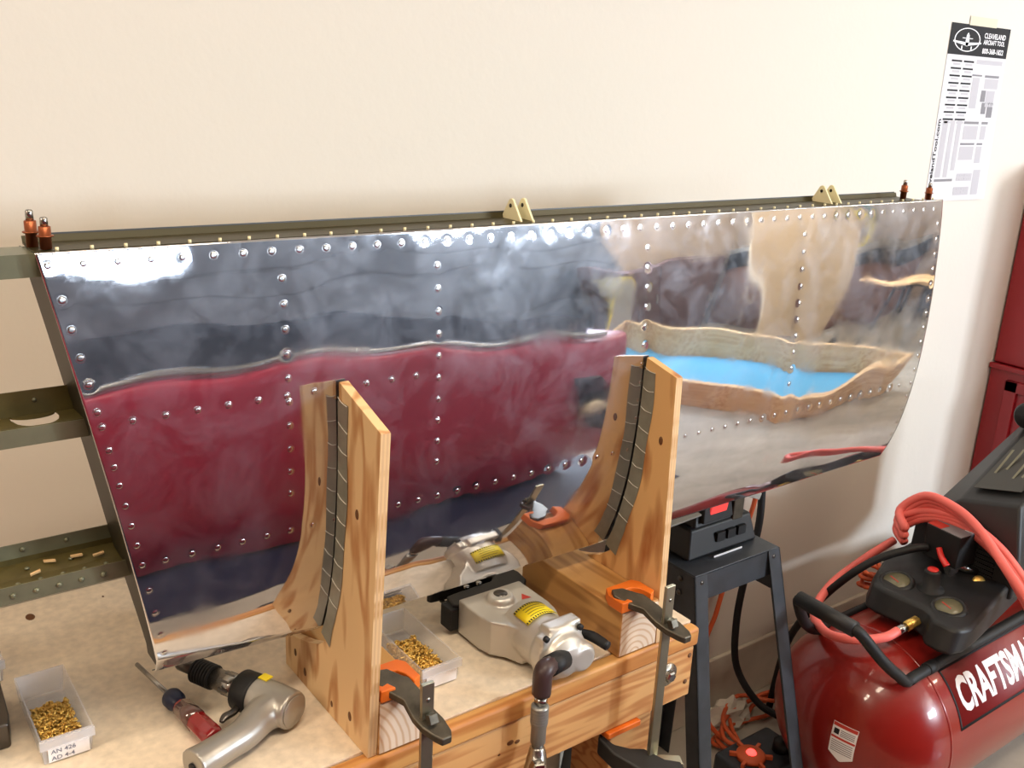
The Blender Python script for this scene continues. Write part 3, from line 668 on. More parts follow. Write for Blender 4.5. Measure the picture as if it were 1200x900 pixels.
# ------------------------------------------------------------------ black stand with the bench tool
SZ = -.12
st = thing('tool_stand', 'black painted steel stand behind the bench end', 'stand', (1.47, 1.27, FLOOR))
MB().box(1.342, 1.595, 1.150, 1.40, SZ-.004, SZ).build('stand_top', 'blackmetal', st, bevel=.002)
MB().box(1.342, 1.595, 1.150, 1.154, SZ-.062, SZ-.004).build('front_rail', 'blackmetal', st)
MB().box(1.342, 1.346, 1.154, 1.40, SZ-.10, SZ-.004).build('end_rail', 'blackmetal', st)
MB().box(1.591, 1.595, 1.154, 1.40, SZ-.10, SZ-.004).build('end_rail', 'blackmetal', st)
def leg(xt, yt, xb_, yb_, sx, sy):
    mb = MB(); wd = .036
    for dx0, dx1, dy0, dy1 in ((0, sx*wd, 0, sy*.003), (0, sx*.003, 0, sy*wd)):
        vs = []
        for z, x, y in ((FLOOR, xb_, yb_), (SZ-.002, xt, yt)):
            vs += [(x+dx0, y+dy0, z), (x+dx1, y+dy0, z), (x+dx1, y+dy1, z), (x+dx0, y+dy1, z)]
        mb.add(vs, [(0, 1, 2, 3), (4, 5, 6, 7), (0, 1, 5, 4), (1, 2, 6, 5), (2, 3, 7, 6), (3, 0, 4, 7)])
    return mb.build('leg', 'blackmetal', st)
leg(1.340, 1.1485, 1.335, 1.02, 1, 1); leg(1.597, 1.1485, 1.695, 1.02, -1, 1); leg(1.340, 1.402, 1.30, 1.47, 1, -1); leg(1.597, 1.402, 1.65, 1.47, -1, -1)
for x_, z_ in ((1.36, SZ-.018), (1.36, SZ-.045), (1.578, SZ-.018), (1.578, SZ-.045)):
    MB().lathe((x_, 1.1475, z_), (0, -1, 0), [(0, .0055), (.002, .005), (.003, .002)], 12).build('screw', 'darksteel', st)
for y_, z_ in ((1.185, SZ-.02), (1.185, SZ-.05)):
    MB().lathe((1.339, y_, z_), (-1, 0, 0), [(0, .006), (.002, .0055), (.003, .002)], 12).build('screw', 'darksteel', st)
MB().box(1.342, 1.672, 1.05, 1.062, -.70, -.66).build('cross_rail', 'blackmetal', st)
bt = thing('bench_tool', 'black bench tool with red switch standing on the steel stand', 'power tool', (1.49, 1.28, SZ))
def trap(x0, x1, y0, y1, z0, z1, ins): return [(x0, y0, z0), (x1, y0, z0), (x1, y1, z0), (x0, y1, z0), (x0+ins, y0+ins, z1), (x1-ins, y0+ins, z1), (x1-ins, y1-ins, z1), (x0+ins, y1-ins, z1)]
BF = [(0, 3, 2, 1), (4, 5, 6, 7), (0, 1, 5, 4), (1, 2, 6, 5), (2, 3, 7, 6), (3, 0, 4, 7)]
MB().add(trap(1.372, 1.582, 1.198, 1.39, SZ+.0005, SZ+.062, .014), BF).build('base', 'blackplastic', bt, bevel=.006, seg=3)
MB().add(trap(1.400, 1.545, 1.214, 1.36, SZ+.060, SZ+.116, .016), BF).build('neck', 'blackplastic', bt, bevel=.004)
MB().add(trap(1.415, 1.505, 1.206, 1.235, SZ+.070, SZ+.140, .010), BF).build('switch_frame', 'black', bt, bevel=.003)
MB().obox((1.460, 1.2085, SZ+.106), ((1, 0, 0), (0, 1, .14), (0, -.14, 1)), (.026, .003, .022)).build('switch', 'redwin', bt, bevel=.003)
for i in range(3): MB().box(1.455+i*.032, 1.478+i*.032, 1.199, 1.206, SZ+.024, SZ+.044).build('vent_slot', 'black', bt)
MB().box(1.435, 1.52, 1.1855, 1.187, SZ+.0004, SZ+.004).build('name_strip', 'paper', bt)
MB().add([(1.345, 1.23, SZ+.074), (1.41, 1.21, SZ+.092), (1.41, 1.33, SZ+.110), (1.345, 1.33, SZ+.100)], [(0, 1, 2, 3)]).build('metal_table', 'greytub', bt, solid=.004)
MB().obox((1.548, 1.25, SZ+.112), ((1, .1, -.45), (0, 1, 0), (.45, 0, 1)), (.040, .05, .008)).build('metal_fence', 'greytub', bt, bevel=.002)
MB().obox((1.525, 1.24, SZ+.085), ((1, 0, 0), (0, 1, 0), (0, 0, 1)), (.016, .03, .03)).build('fence_mount', 'castiron', bt, bevel=.003)
# cables behind the stand
o = MB().tube([(1.892, 1.455, .02), (1.896, 1.44, -.16), (1.888, 1.43, -.27), (1.860, 1.43, -.405), (1.850, 1.43, -.53), (1.862, 1.42, -.66), (1.890, 1.36, -.745), (1.93, 1.30, -.775), (2.02, 1.27, FLOOR+.02)], .0095, n=12).build('power_cable', 'black'); tag(o, 'black power cable hanging down the wall behind the stand', 'cable')
o = MB().tube([(1.925, 1.478, .03), (1.920, 1.472, -.17), (1.895, 1.472, -.28), (1.835, 1.47, -.43), (1.808, 1.466, -.51), (1.772, 1.462, -.61), (1.74, 1.40, -.76), (1.80, 1.33, FLOOR+.010)], .0062, n=10).build('extension_cord', 'orangecord'); tag(o, 'thin orange cord hanging down the wall beside the black cable', 'cord')
# pile of orange cord on the floor
rnd = random.Random(3); pts = []
for i in range(52):
    a = i*.62; rr = .10+.07*rnd.random(); pts.append((1.90+1.25*rr*math.cos(a)+.03*rnd.random(), 1.31+rr*math.sin(a)*.8, FLOOR+.010+.0012*i+.008*rnd.random()))
o = MB().tube(pts, .0058, n=7, sub=4).build('coiled_cord', 'orangecord'); tag(o, 'tangled orange extension cord piled on the floor under the stand', 'cord')
bm = bmesh.new(); bmesh.ops.create_icosphere(bm, subdivisions=3, radius=1); rb = random.Random(11)
bv = [(1.86+q.co.x*.075*k, 1.43+q.co.y*.04*k, FLOOR+.002+max(0, q.co.z*.05*k+.022)) for q in bm.verts for k in (.8+.45*rb.random(),)]
bf = [tuple(w_.index for w_ in q.verts) for q in bm.faces]; bm.free()
o = MB().add(bv, bf).build('plastic_bag', 'bag'); tag(o, 'crumpled pale plastic bag against the curb', 'bag')
hub = thing('power_hub', 'round orange power hub with glowing red light on the floor', 'power hub', (1.725, 1.235, FLOOR))
MB().box(1.66, 1.86, 1.17, 1.30, FLOOR, FLOOR+.085).build('base', 'blackmetal', hub, bevel=.01)
hc = Vector((1.722, 1.236, FLOOR+.0855))
MB().lathe(hc, (0, 0, 1), [(0, .036), (.010, .036), (.014, .030), (.014, .0001)], 28).build('orange_cover', 'orangecord', hub)
for k in range(6):
    a = k*math.pi/3+.3; MB().obox(hc+Vector((.042*math.cos(a), .042*math.sin(a), .006)), ((math.cos(a), math.sin(a), 0), (-math.sin(a), math.cos(a), 0), (0, 0, 1)), (.010, .004, .005)).build('lug', 'orangecord', hub)
MB().lathe(hc+Vector((0, 0, .014)), (0, 0, 1), [(0, .013), (.005, .010), (.006, .0001)], 18).build('light', 'led', hub)
for dx in (.085, .115): MB().lathe((1.722+dx, 1.215, FLOOR+.0855), (0, 0, 1), [(0, .02), (.03, .018), (.034, .008)], 14).build('plug', 'greytub' if dx > .1 else 'blackplastic', hub)

# ------------------------------------------------------------------ air compressor
AY, AZ, AR = 1.05, -.58, .215
TX0, TX1 = 1.865, 2.72
cmp_ = thing('air_compressor', 'red air compressor with black handle standing against the wall', 'compressor', (2.2, AY, FLOOR))
pf = []
for k in range(13):
    a = math.pi/2*k/12; pf.append((-.165*math.cos(a), AR*math.sin(a)**.9 if k else .0005))
pf += [(TX1-TX0, AR)]
for k in range(1, 9):
    a = math.pi/2*k/8; pf.append((TX1-TX0+.15*math.sin(a), max(.0005, AR*math.cos(a))))
MB().lathe((TX0, AY, AZ), (1, 0, 0), pf, 72).build('tank', 'tankred', cmp_)
MB().lathe((TX0+.004, AY, AZ), (1, 0, 0), [(0, AR+.0004), (.001, AR+.0018), (.006, AR+.0018), (.007, AR+.0004)], 72).build('weld_seam', 'tankred', cmp_)
def tp(x, s, off=.0006):   # s = arc angle above horizontal on the front of the tank
    return (x, AY-(AR+off)*math.cos(s), AZ+(AR+off)*math.sin(s))
def tpatch(x0, x1, s0, s1, mat, name, off=.0006, n=14, par=None):
    mb = MB(); vs = []
    for i in range(n+1):
        s = s0+(s1-s0)*i/n; vs += [tp(x0, s, off), tp(x1, s, off)]
    return mb.add(vs, [(2*i, 2*i+1, 2*i+3, 2*i+2) for i in range(n)], True).build(name, mat, par or cmp_, solid=.0003)
LS0, LS1, LX0, LX1 = math.radians(17), math.radians(54), 1.912, 2.60
pl = tpatch(LX0, LX1, LS0, LS1, 'tankdark', 'name_panel')
for a, b_, c, d in ((LX0, LX1, LS0, LS0+.03), (LX0, LX1, LS1-.03, LS1), (LX0, LX0+.006, LS0, LS1), (LX1-.006, LX1, LS0, LS1)):
    tpatch(a, b_, c, d, 'ink', 'panel_border', .0011, 14 if d-c > .1 else 3, pl)
v, f = text_mesh('CRAFTSMAN', 1.0, .78, .035)
xm = max(q[0] for q in v); ym = max(q[1] for q in v); y0_ = min(q[1] for q in v)
TW = .36
bm = bmesh.new(); bv = [bm.verts.new((a, b_, 0)) for a, b_, c in v]; bm.verts.ensure_lookup_table()
for q in f:
    try: bm.faces.new([bv[i] for i in q])
    except ValueError: pass
bmesh.ops.triangulate(bm, faces=bm.faces)
for ycut in [y0_+(ym-y0_)*i/8 for i in range(1, 8)]:
    bmesh.ops.bisect_plane(bm, geom=bm.verts[:]+bm.edges[:]+bm.faces[:], plane_co=(0, ycut, 0), plane_no=(0, 1, 0))
bm.verts.ensure_lookup_table(); bm.verts.index_update()
v = [tuple(q.co) for q in bm.verts]; f = [tuple(w_.index for w_ in q.verts) for q in bm.faces]; bm.free()
s_lo, s_hi = math.radians(25), math.radians(46)
MB().add([tp(LX0+.022+a/xm*TW, s_lo+(s_hi-s_lo)*(b_-y0_)/(ym-y0_), .0013) for a, b_, c in v], f).build('lettering', 'paper', pl)
# warning sticker on the dome, following the dome
def dome_pt(yy, zz, off=.0012):
    r = math.hypot(yy-AY, zz-AZ); q = min(1, r/AR)**(1/.9); a = math.asin(min(1, q)); return (TX0-.165*math.cos(a)-off, yy, zz)
def dpatch(outline, mat, name, par, off=.0012, n=8):
    """outline given as (y,z) quad corners, bilinear"""
    mb = MB(); vs = []; (a, b_, c, d) = [Vector(q) for q in outline]
    for i in range(n+1):
        for j in range(n+1):
            u, w_ = i/n, j/n; q = (a*(1-u)+b_*u)*(1-w_)+(d*(1-u)+c*u)*w_; vs.append(dome_pt(q[0], q[1], off))
    return mb.add(vs, [(i*(n+1)+j, (i+1)*(n+1)+j, (i+1)*(n+1)+j+1, i*(n+1)+j+1) for i in range(n) for j in range(n)], True).build(name, mat, par)
sy0, sy1, sz0, sz1 = .966, 1.022, -.590, -.516
sk = dpatch([(sy1, sz1), (sy0, sz1), (sy0, sz0), (sy1, sz0)], 'paper', 'warning_sticker', cmp_)
dpatch([(sy1, sz0), (sy0, sz0), (.992, sz0-.016), (.996, sz0-.016)], 'paper', 'sticker_point', sk)
dpatch([(sy1-.001, sz1-.001), (sy0+.001, sz1-.001), (sy0+.001, sz1-.009), (sy1-.001, sz1-.009)], 'redink', 'sticker_band', sk, .0018)
dpatch([(sy1-.001, sz1-.032), (sy0+.001, sz1-.032), (sy0+.001, sz1-.037), (sy1-.001, sz1-.037)], 'redink', 'sticker_band', sk, .0018)
for i, zz in enumerate((.014, .018, .022, .026, .042, .047, .052, .057, .062, .067)):
    a = sy1-.004-(.016 if zz < .03 else 0); dpatch([(a, sz1-zz), (sy0+.004, sz1-zz), (sy0+.004, sz1-zz-.0018), (a, sz1-zz-.0018)], 'inkgrey', 'sticker_line', sk, .0018, 3)
dpatch([(sy1-.005, sz1-.014), (sy1-.017, sz1-.014), (sy1-.017, sz1-.027), (sy1-.005, sz1-.027)], 'ink', 'sticker_pictogram', sk, .0018, 3)
for dx, sg in ((.12, -1), (.12, 1), (.72, -1), (.72, 1)):
    MB().prism([(-.02, 0), (.02, 0), (.035, .10), (-.035, .10)], lambda a, b_, t: (TX0+dx+a, AY+sg*.13+t, FLOOR+b_), -.008, .008).build('foot', 'black', cmp_, bevel=.003)
# handle: front arm, rise, grip, rear arm
HZ = -.392
fa = [(2.45, .925, HZ+.004), (1.87, .925, HZ), (1.80, .925, HZ-.004), (1.765, .930, HZ+.02), (1.715, .945, -.325), (1.672, .972, -.268), (1.662, .990, -.256)]
MB().tube(fa, .0125, n=14, sub=5).build('handle_arm', 'black', cmp_)
MB().tube([(1.662, .985, -.256), (1.662, 1.128, -.254)], .0175, n=16, smooth=False).build('foam_grip', 'blackplastic', cmp_)
MB().tube([(1.662, 1.122, -.254), (1.675, 1.136, -.272), (1.73, 1.150, -.345), (1.80, 1.16, -.392), (1.90, 1.165, -.398), (2.45, 1.165, -.398)], .0125, n=14, sub=5).build('handle_arm', 'black', cmp_)
MB().lathe((1.868, .925, HZ+.001), (1, 0, 0), [(0, .0128), (.001, .0142), (.03, .0142), (.031, .0128)], 18).build('arm_sleeve', 'black', cmp_)
# manifold cover with gauges and knob
CZ = -.285
cov = [(1.880, .886), (1.868, .912), (1.872, .947), (1.896, .965), (1.904, .985), (1.902, 1.02), (1.898, 1.055), (1.895, 1.085), (1.903, 1.115), (1.94, 1.138), (2.06, 1.172), (2.22, 1.175), (2.25, .93), (2.10, .905), (1.98, .884), (1.915, .877)]
MB().prism(cov, lambda a, b_, t: (a+(.022 if t > -.3 else 0)*(1 if a < 1.95 else 0), b_, t+.10*max(0, a-1.95)*(t > -.3)), -.342, CZ).build('manifold_cover', 'blackplastic', cmp_, bevel=.010, seg=4)
for gy, gx in ((1.085, 1.972), (.950, 1.965)):
    g = MB().lathe((gx, gy, CZ+.002), (-.25, 0, 1), [(-.004, .040), (.004, .040), (.008, .036), (.008, .030), (.003, .029)], 32).build('gauge_bezel', 'blackplastic', cmp_)
    MB().lathe((gx-.001, gy, CZ+.006), (-.25, 0, 1), [(0, .0295), (.001, .0295), (.001, .0001)], 32).build('gauge_face', 'gaugeface', g)
    MB().obox((gx-.001, gy+.006, CZ+.0078), ((.3, 1, .08), (1, -.3, .25), (-.25, 0, 1)), (.014, .0012, .0003)).build('needle', 'redink', g)
kb = MB().lathe((2.005, 1.020, CZ), (-.08, 0, 1), [(0, .030), (.008, .030), (.010, .019), (.052, .018), (.056, .0155), (.056, .0001)], 24).build('regulator_knob', 'black', cmp_)
MB().lathe((2.0005, 1.020, CZ+.0562), (-.08, 0, 1), [(0, .0125), (.002, .0120), (.002, .0001)], 20).build('knob_cap', 'redplastic', kb)
# pressure switch box
ps = MB().obox((2.118, 1.050, -.205), ((1, -.10, 0), (.10, 1, 0), (0, 0, 1)), (.037, .046, .040)).build('pressure_switch', 'black', cmp_, bevel=.003)
MB().obox((2.118, 1.050, -.1645), ((1, -.10, 0), (.10, 1, 0), (0, 0, 1)), (.036, .045, .0008)).build('switch_lid', 'inkgrey', ps)
MB().obox((2.100, 1.078, -.1634), ((1, -.10, 0), (.10, 1, 0), (0, 0, 1)), (.016, .018, .0006)).build('lid_label', 'redink', ps)
for dx, dy in ((.012, -.034), (.030, -.034)): MB().obox((2.118+dx, 1.050+dy, -.1634), ((1, -.10, 0), (.10, 1, 0), (0, 0, 1)), (.007, .010, .0006)).build('lid_mark', 'paper', ps)
MB().tube([(2.070, 1.052, -.205), (2.066, 1.040, -.222), (2.064, 1.022, -.238)], [.007, .008, .009], n=10, flat=.7).build('switch_lever', 'redplastic', ps)
MB().lathe((2.10, 1.03, -.30), (0, 0, 1), [(0, .014), (.04, .014), (.04, .018), (.055, .018)], 6).build('switch_stem', 'steel', cmp_, smooth=False)
MB().lathe((2.135, .985, -.285), (-.5, -.6, .5), [(0, .009), (.02, .009), (.02, .015), (.024, .016), (.028, .013)], 18).build('relief_valve', 'brass', cmp_)
MB().cyl((2.10, 1.04, -.245), (2.145, .99, -.262), .010, n=12).build('valve_pipe', 'steel', cmp_)
MB().tube([(1.905, .985, -.312), (1.872, .990, -.320)], [.012, .012], n=6, smooth=False).build('outlet_nipple', 'brass', cmp_)
MB().tube([(1.874, .990, -.320), (1.848, .995, -.326)], [.010, .0095], n=14, smooth=False).build('hose_ferrule', 'steel', cmp_)
# motor shroud
sh = [(2.135, .893), (2.135, 1.165), (2.62, 1.165), (2.62, .893)]
vs = [(2.150, .905, -.300), (2.150, 1.170, -.300), (2.66, 1.170, -.300), (2.66, .905, -.300), (2.150, .905, -.192), (2.150, 1.165, -.205), (2.19, .945, -.085), (2.19, 1.085, -.122), (2.66, .945, .055), (2.66, 1.13, .055), (2.66, .900, -.06), (2.66, 1.170, -.06)]
shr = MB().add(vs, [(0, 1, 2, 3), (0, 4, 5, 1), (4, 6, 7, 5), (6, 8, 9, 7), (0, 3, 10, 4), (4, 10, 8, 6), (1, 5, 11, 2), (5, 7, 9, 11), (3, 2, 11, 9, 8, 10)]).build('motor_shroud', 'blackplastic', cmp_, bevel=.008, seg=3)
for i in range(7):
    q = i/6; zc_ = -.265+.011*i; MB().box(2.1455, 2.153, .955, 1.115, zc_, zc_+.0055).build('vent_slot', 'black', shr)
MB().add([(2.225, .965, -.0655), (2.225, 1.075, -.0945), (2.62, 1.10, .049), (2.62, .965, .0505)], [(0, 1, 2, 3)]).build('rating_plate', 'gplate', shr, solid=.001)
for i in range(6):
    yy = .975+i*.017
    MB().add([(2.25, yy, -.0585-.0075*i*.9), (2.25, yy+.006, -.0605-.0075*i*.9), (2.40-.02*(i % 3), yy+.006, -.004-.0055*i*.6), (2.40-.02*(i % 3), yy, -.002-.0055*i*.6)], [(0, 1, 2, 3)]).build('plate_line', 'gaugeface', shr, solid=.0006)
MB().lathe((2.62, 1.11, .03), (-1, 0, 0), [(0, .035), (.12, .035), (.13, .028)], 20).build('air_filter', 'black', shr)
MB().obox((2.36, .9035, -.17), ((1, 0, 0), (0, 0, 1), (0, 1, 0)), (.05, .022, .001)).build('red_badge', 'redink', shr)
# red air hose: coil lying over the compressor plus the run to the outlet
hs = MB()
hs.tube([(1.850, .995, -.326), (1.815, 1.002, -.334), (1.775, 1.03, -.342), (1.752, 1.075, -.352), (1.765, 1.125, -.362), (1.83, 1.195, -.37), (1.97, 1.25, -.365), (2.12, 1.262, -.34), (2.22, 1.25, -.31)], .0105, n=12)
o = hs.build('air_hose', 'hose'); tag(o, 'pink red air hose plugged into the compressor outlet', 'hose')
hp = []
for lp in range(3):
    dz = .020*lp; dx = .014*lp
    hp += [(2.064-dx*.3, 1.135, -.225+dz), (2.095, 1.178, -.205+dz), (2.128-dx*.3, 1.135, -.140+dz*.6), (2.132-dx*.5, 1.06, -.135+dz*.5), (2.118-dx*.8, .985, -.152+dz*.5), (2.09-dx, .90, -.200+dz*.6), (2.05-dx, .80, -.270+dz), (2.03-dx, .74, -.34+dz), (2.06, .71-dx, -.37+dz), (2.10, .76, -.34+dz), (2.122+dx*.4, .86, -.262+dz*.5), (2.134+dx*.3, .95, -.195+dz*.4), (2.136, 1.05, -.160+dz*.4), (2.125, 1.13, -.175+dz*.5), (2.10, 1.172, -.215+dz)]
o = MB().tube(hp, .0105, n=10, sub=6).build('hose_coil', 'hose'); tag(o, 'pink red air hose coiled over the compressor motor', 'hose')
o = MB().tube([(2.082, 1.085, -.222), (2.05, 1.105, -.226), (1.985, 1.15, -.256), (1.935, 1.195, -.315), (1.94, 1.27, -.43), (1.98, 1.36, -.60), (2.0, 1.40, FLOOR+.012)], .0095, n=12).build('compressor_cable', 'black'); tag(o, 'black power cable looping out of the compressor switch box', 'cable')
rnd = random.Random(5); pts = [(2.06+.028*math.cos(i*1.9)+.02*rnd.random(), 1.20+.035*math.sin(i*1.3), -.395+.0032*i+.01*rnd.random()) for i in range(22)]
o = MB().tube(pts, .0055, n=7, sub=3).build('cord_bundle', 'orangecord'); tag(o, 'bundle of orange cord tucked between compressor and wall', 'cord')

# ------------------------------------------------------------------ red tool cabinet
cab = thing('tool_cabinet', 'tall red steel tool cabinet at the right edge', 'cabinet', (3.4, 1.2, FLOOR))
CX0, CX1, CY0, CY1 = 3.045, 3.80, .96, WALL_Y-.004
MB().box(CX0, CX1, CY0, CY1, FLOOR+.06, .0).build('lower_chest', 'cabred', cab, bevel=.006)
MB().box(CX0+.01, CX1-.01, CY0+.01, CY1, .003, .64).build('top_chest', 'cabred', cab, bevel=.006)
for a, b_, c, d in ((CY0+.02, CY0+.05, FLOOR+.10, -.04), (CY1-.10, CY1-.06, FLOOR+.10, -.04), (CY0+.02, CY1-.06, -.075, -.04), (CY0+.02, CY1-.06, FLOOR+.10, FLOOR+.14)):
    MB().box(CX0-.010, CX0, a, b_, c, d).build('side_frame', 'cabred', cab, bevel=.002)
MB().box(CX0-.012, CX0+.002, CY0, CY1, -.012, .004).build('seam_lip', 'cabred', cab, bevel=.002)
for z0, z1 in ((-.75, -.55), (-.54, -.36), (-.35, -.2), (-.19, -.02), (.03, .2), (.21, .38), (.39, .6)):
    d = MB().box(CX0+.03, CX1-.03, CY0-.016, CY0, z0, z1).build('drawer', 'cabred', cab, bevel=.003); MB().box(CX0+.1, CX1-.1, CY0-.032, CY0-.016, z1-.03, z1-.012).build('handle', 'steel', d, bevel=.003)
for x_ in (CX0+.06, CX1-.06):
    for y_ in (CY0+.06, CY1-.06): MB().lathe((x_-.015, y_, FLOOR+.03), (1, 0, 0), [(0, .03), (.03, .03)], 18).build('caster', 'black', cab)

# ------------------------------------------------------------------ poster on the wall
po = thing('wall_chart', 'white aircraft tool reference chart with black header taped to the wall', 'poster', (2.65, WALL_Y, .75))
PX0, PXW, PZ1, PH = 2.494, .294, .9875, .460
def pp(u, v, off=0):   # u,v in 0..1 ; v down. bottom right corner curls off the wall
    curl = .010*max(0, u-.2)*max(0, v-.2)
    return (PX0+PXW*u+.013*v, WALL_Y-.0012-off-curl, PZ1-PH*v)
def pq(u0, u1, v0, v1, mat, name, par, off=.0004, n=4):
    mb = MB(); vs = []
    for i in range(n+1):
        for j in range(n+1): vs.append(pp(u0+(u1-u0)*i/n, v0+(v1-v0)*j/n, off))
    return mb.add(vs, [(i*(n+1)+j, (i+1)*(n+1)+j, (i+1)*(n+1)+j+1, i*(n+1)+j+1) for i in range(n) for j in range(n)], True).build(name, mat, par)
M['chartpaper'] = plain('chart_paper', S(214, 212, 215), .8)
M['masking'] = plain('masking_tape', S(214, 204, 182), .8)
sheet = pq(0, 1, 0, 1, 'chartpaper', 'sheet', po, 0, 10); head = pq(0, 1, 0, .168, 'ink', 'header', po, .0004, 4)
def ptxt(txt, u, v, wid, hei, mat, par, bold=.02, vert=False):
    vv, ff = text_mesh(txt, 1.0, 1.0, bold); xm_ = max(q[0] for q in vv); yl = min(q[1] for q in vv); yh = max(q[1] for q in vv)
    if vert: P_ = [pp(u-hei*(b_-yl)/(yh-yl)+hei, v-wid*a/xm_, .0008) for a, b_, c in vv]
    else: P_ = [pp(u+wid*a/xm_, v-hei*(b_-yl)/(yh-yl), .0008) for a, b_, c in vv]
    if vert: P_ = [pp(u+hei-hei*(1-(b_-yl)/(yh-yl))*1.0-0, v-wid*a/xm_, .0008) for a, b_, c in vv]; P_ = [pp(u+hei*(1-(b_-yl)/(yh-yl)), v-wid*a/xm_, .0008) for a, b_, c in vv]
    MB().add(P_, ff).build('lettering', mat, par)
ptxt('CLEAVELAND', .56, .066, .37, .030, 'paper', head); ptxt('AIRCRAFT TOOL', .56, .100, .37, .027, 'paper', head); ptxt('800-368-1822', .56, .150, .37, .030, 'paper', head)
ptxt('CleavelandTool.com', .012, .995, .47, .050, 'ink', sheet, vert=True)
# aircraft emblem: ring, wings, fuselage, tail
rg = MB(); vs = []; fs = []
for k in range(40):
    a = 2*math.pi*k/40
    for rr in (1, .93): vs.append(pp(.285+.215*rr*math.cos(a), .084-.064*rr*math.sin(a), .0008))
rg.add(vs, [(2*k, 2*k+1, (2*k+3) % 80, (2*k+2) % 80) for k in range(40)]).build('emblem_ring', 'paper', head)
def ppoly(pts, mat, name, par, off=.0009): MB().add([pp(a, b_, off) for a, b_ in pts], [tuple(range(len(pts)))]).build(name, mat, par)
ppoly([(.055, .092), (.27, .098), (.30, .098), (.52, .092), (.52, .100), (.30, .116), (.27, .116), (.055, .100)], 'paper', 'emblem_wing', head)
ppoly([(.265, .118), (.255, .09), (.262, .06), (.285, .044), (.308, .06), (.315, .09), (.305, .118)], 'paper', 'emblem_body', head)
ppoly([(.20, .074), (.37, .074), (.37, .078), (.20, .078)], 'paper', 'emblem_propeller', head)
for u in (.20, .355): ppoly([(u, .118), (u+.018, .118), (u+.018, .140), (u, .140)], 'paper', 'emblem_wheel', head)
for i in range(9):
    v0 = .196+i*.0405
    for u in (.085, .285): pq(u, u+.17, v0, v0+.010, 'ink', 'table_bar', sheet); pq(u+.03, u+.15, v0+.016, v0+.028, 'inklight', 'table_cell', sheet)
for u0, u1, v0, v1, m_ in ((.5, .95, .185, .21, 'inklight'), (.46, .63, .268, .278, 'inkgrey'), (.68, .93, .268, .282, 'inkgrey'), (.48, .60, .285, .46, 'inklight'), (.69, .93, .288, .345, 'inklight'), (.66, .74, .355, .42, 'inkgrey'), (.75, .9, .355, .45, 'inklight'), (.70, .78, .425, .49, 'inkgrey'), (.80, .9, .42, .51, 'inkgrey'), (.45, .70, .535, .55, 'inkgrey'), (.75, .86, .535, .55, 'inkgrey'), (.46, .70, .56, .64, 'inklight'), (.75, .84, .56, .64, 'inklight'), (.44, .68, .66, .672, 'inkgrey'), (.72, .82, .66, .672, 'inkgrey'), (.44, .68, .68, .76, 'inklight'), (.72, .82, .68, .78, 'inklight'), (.10, .19, .53, .86, 'inklight'), (.23, .30, .53, .86, 'inklight'), (.34, .41, .53, .82, 'inklight'), (.10, .40, .87, .885, 'inkgrey'), (.46, .72, .84, .885, 'inklight'), (.44, .70, .92, .97, 'inklight'), (.74, .86, .82, .97, 'inklight')):
    pq(u0, u1, v0, v1, m_, 'table_block', sheet)
for u0, v0 in ((.46, .845), (.46, .865), (.44, .925), (.44, .945)): 
    for k in range(6): pq(u0+k*.042, u0+k*.042+.02, v0, v0+.012, 'inkgrey', 'table_cell', sheet)
pq(.28, .74, -.045, .004, 'masking', 'tape_strip', po, .0009)

# ------------------------------------------------------------------ behind the camera: seen in the polished skin
car = thing('red_pickup', 'red pickup truck parked behind the camera, mirrored in the polished skin', 'truck', (-.2, -1.2, FLOOR))
def sect(x):
    nose = max(0, min(1, (x-1.35)/1.0)); top = .212-.11*nose**1.7
    inn = .02*nose**1.6+.20*max(0, (x-2.30)/.25)**2
    return [(-.34-inn, -.79), (-.31-inn, -.60), (-.295-inn, -.40), (-.30-inn, -.22), (-.315-inn, -.05-.03*nose), (-.335-inn, top-.06), (-.350-inn, top-.012), (-.39-inn, top), (-1.2, top)]
stn = [-2.6, -2.2, -1.6, -1.0, -.5, 0, .5, 1.0, 1.35, 1.6, 1.8, 1.95, 2.10, 2.25, 2.38, 2.46]
vs = []; fs = []; n = 17
for x in stn:
    h = sect(x); full = h+[(-2.4-a, b_) for a, b_ in h[-2::-1]]; vs += [(x, a, b_) for a, b_ in full]
for i in range(len(stn)-1):
    for k in range(n-1): fs.append((i*n+k, i*n+k+1, (i+1)*n+k+1, (i+1)*n+k))
fs.append(tuple(range(n))); fs.append(tuple((len(stn)-1)*n+k for k in range(n))[::-1])
cb = MB().add(vs, fs, True).build('body', 'carred', car, smooth=True); q = cb.modifiers.new('sub', 'SUBSURF'); q.levels = q.render_levels = 2
vs = []; fs = []; cst = [(-2.58, .16, -.55), (-2.5, .5, -.62), (-2.2, .72, -.66), (-1.5, .72, -.66), (-1.1, .68, -.66), (-1.0, .165, -.50)]
for x, zt, yi in cst: vs += [(x, -.42, .12), (x, yi, zt), (x, -2.4-yi, zt), (x, -1.98, .12)]
for i in range(len(cst)-1):
    for k in range(3): fs.append((4*i+k, 4*i+k+1, 4*i+k+5, 4*i+k+4))
fs += [(0, 1, 2, 3), (20, 23, 22, 21)]
MB().add(vs, fs).build('cabin_glass', 'glassdark', car, bevel=.05, seg=3)
MB().box(-2.25, -1.2, -1.75, -.65, .69, .735).build('roof', 'carred', car, bevel=.02)
MB().box(-.95, 2.16, -1.98, -.43, .14, .2155).build('bed_cover', 'cover', car, bevel=.01)
MB().tube([(x_, -.376, .213-.11*max(0, (x_-1.35)/1.0)**1.7+.010) for x_ in (-.9, 0, .6, 1.0, 1.35, 1.6, 1.8, 2.0, 2.2)], .013, n=10).build('bed_rail', 'steel', car)
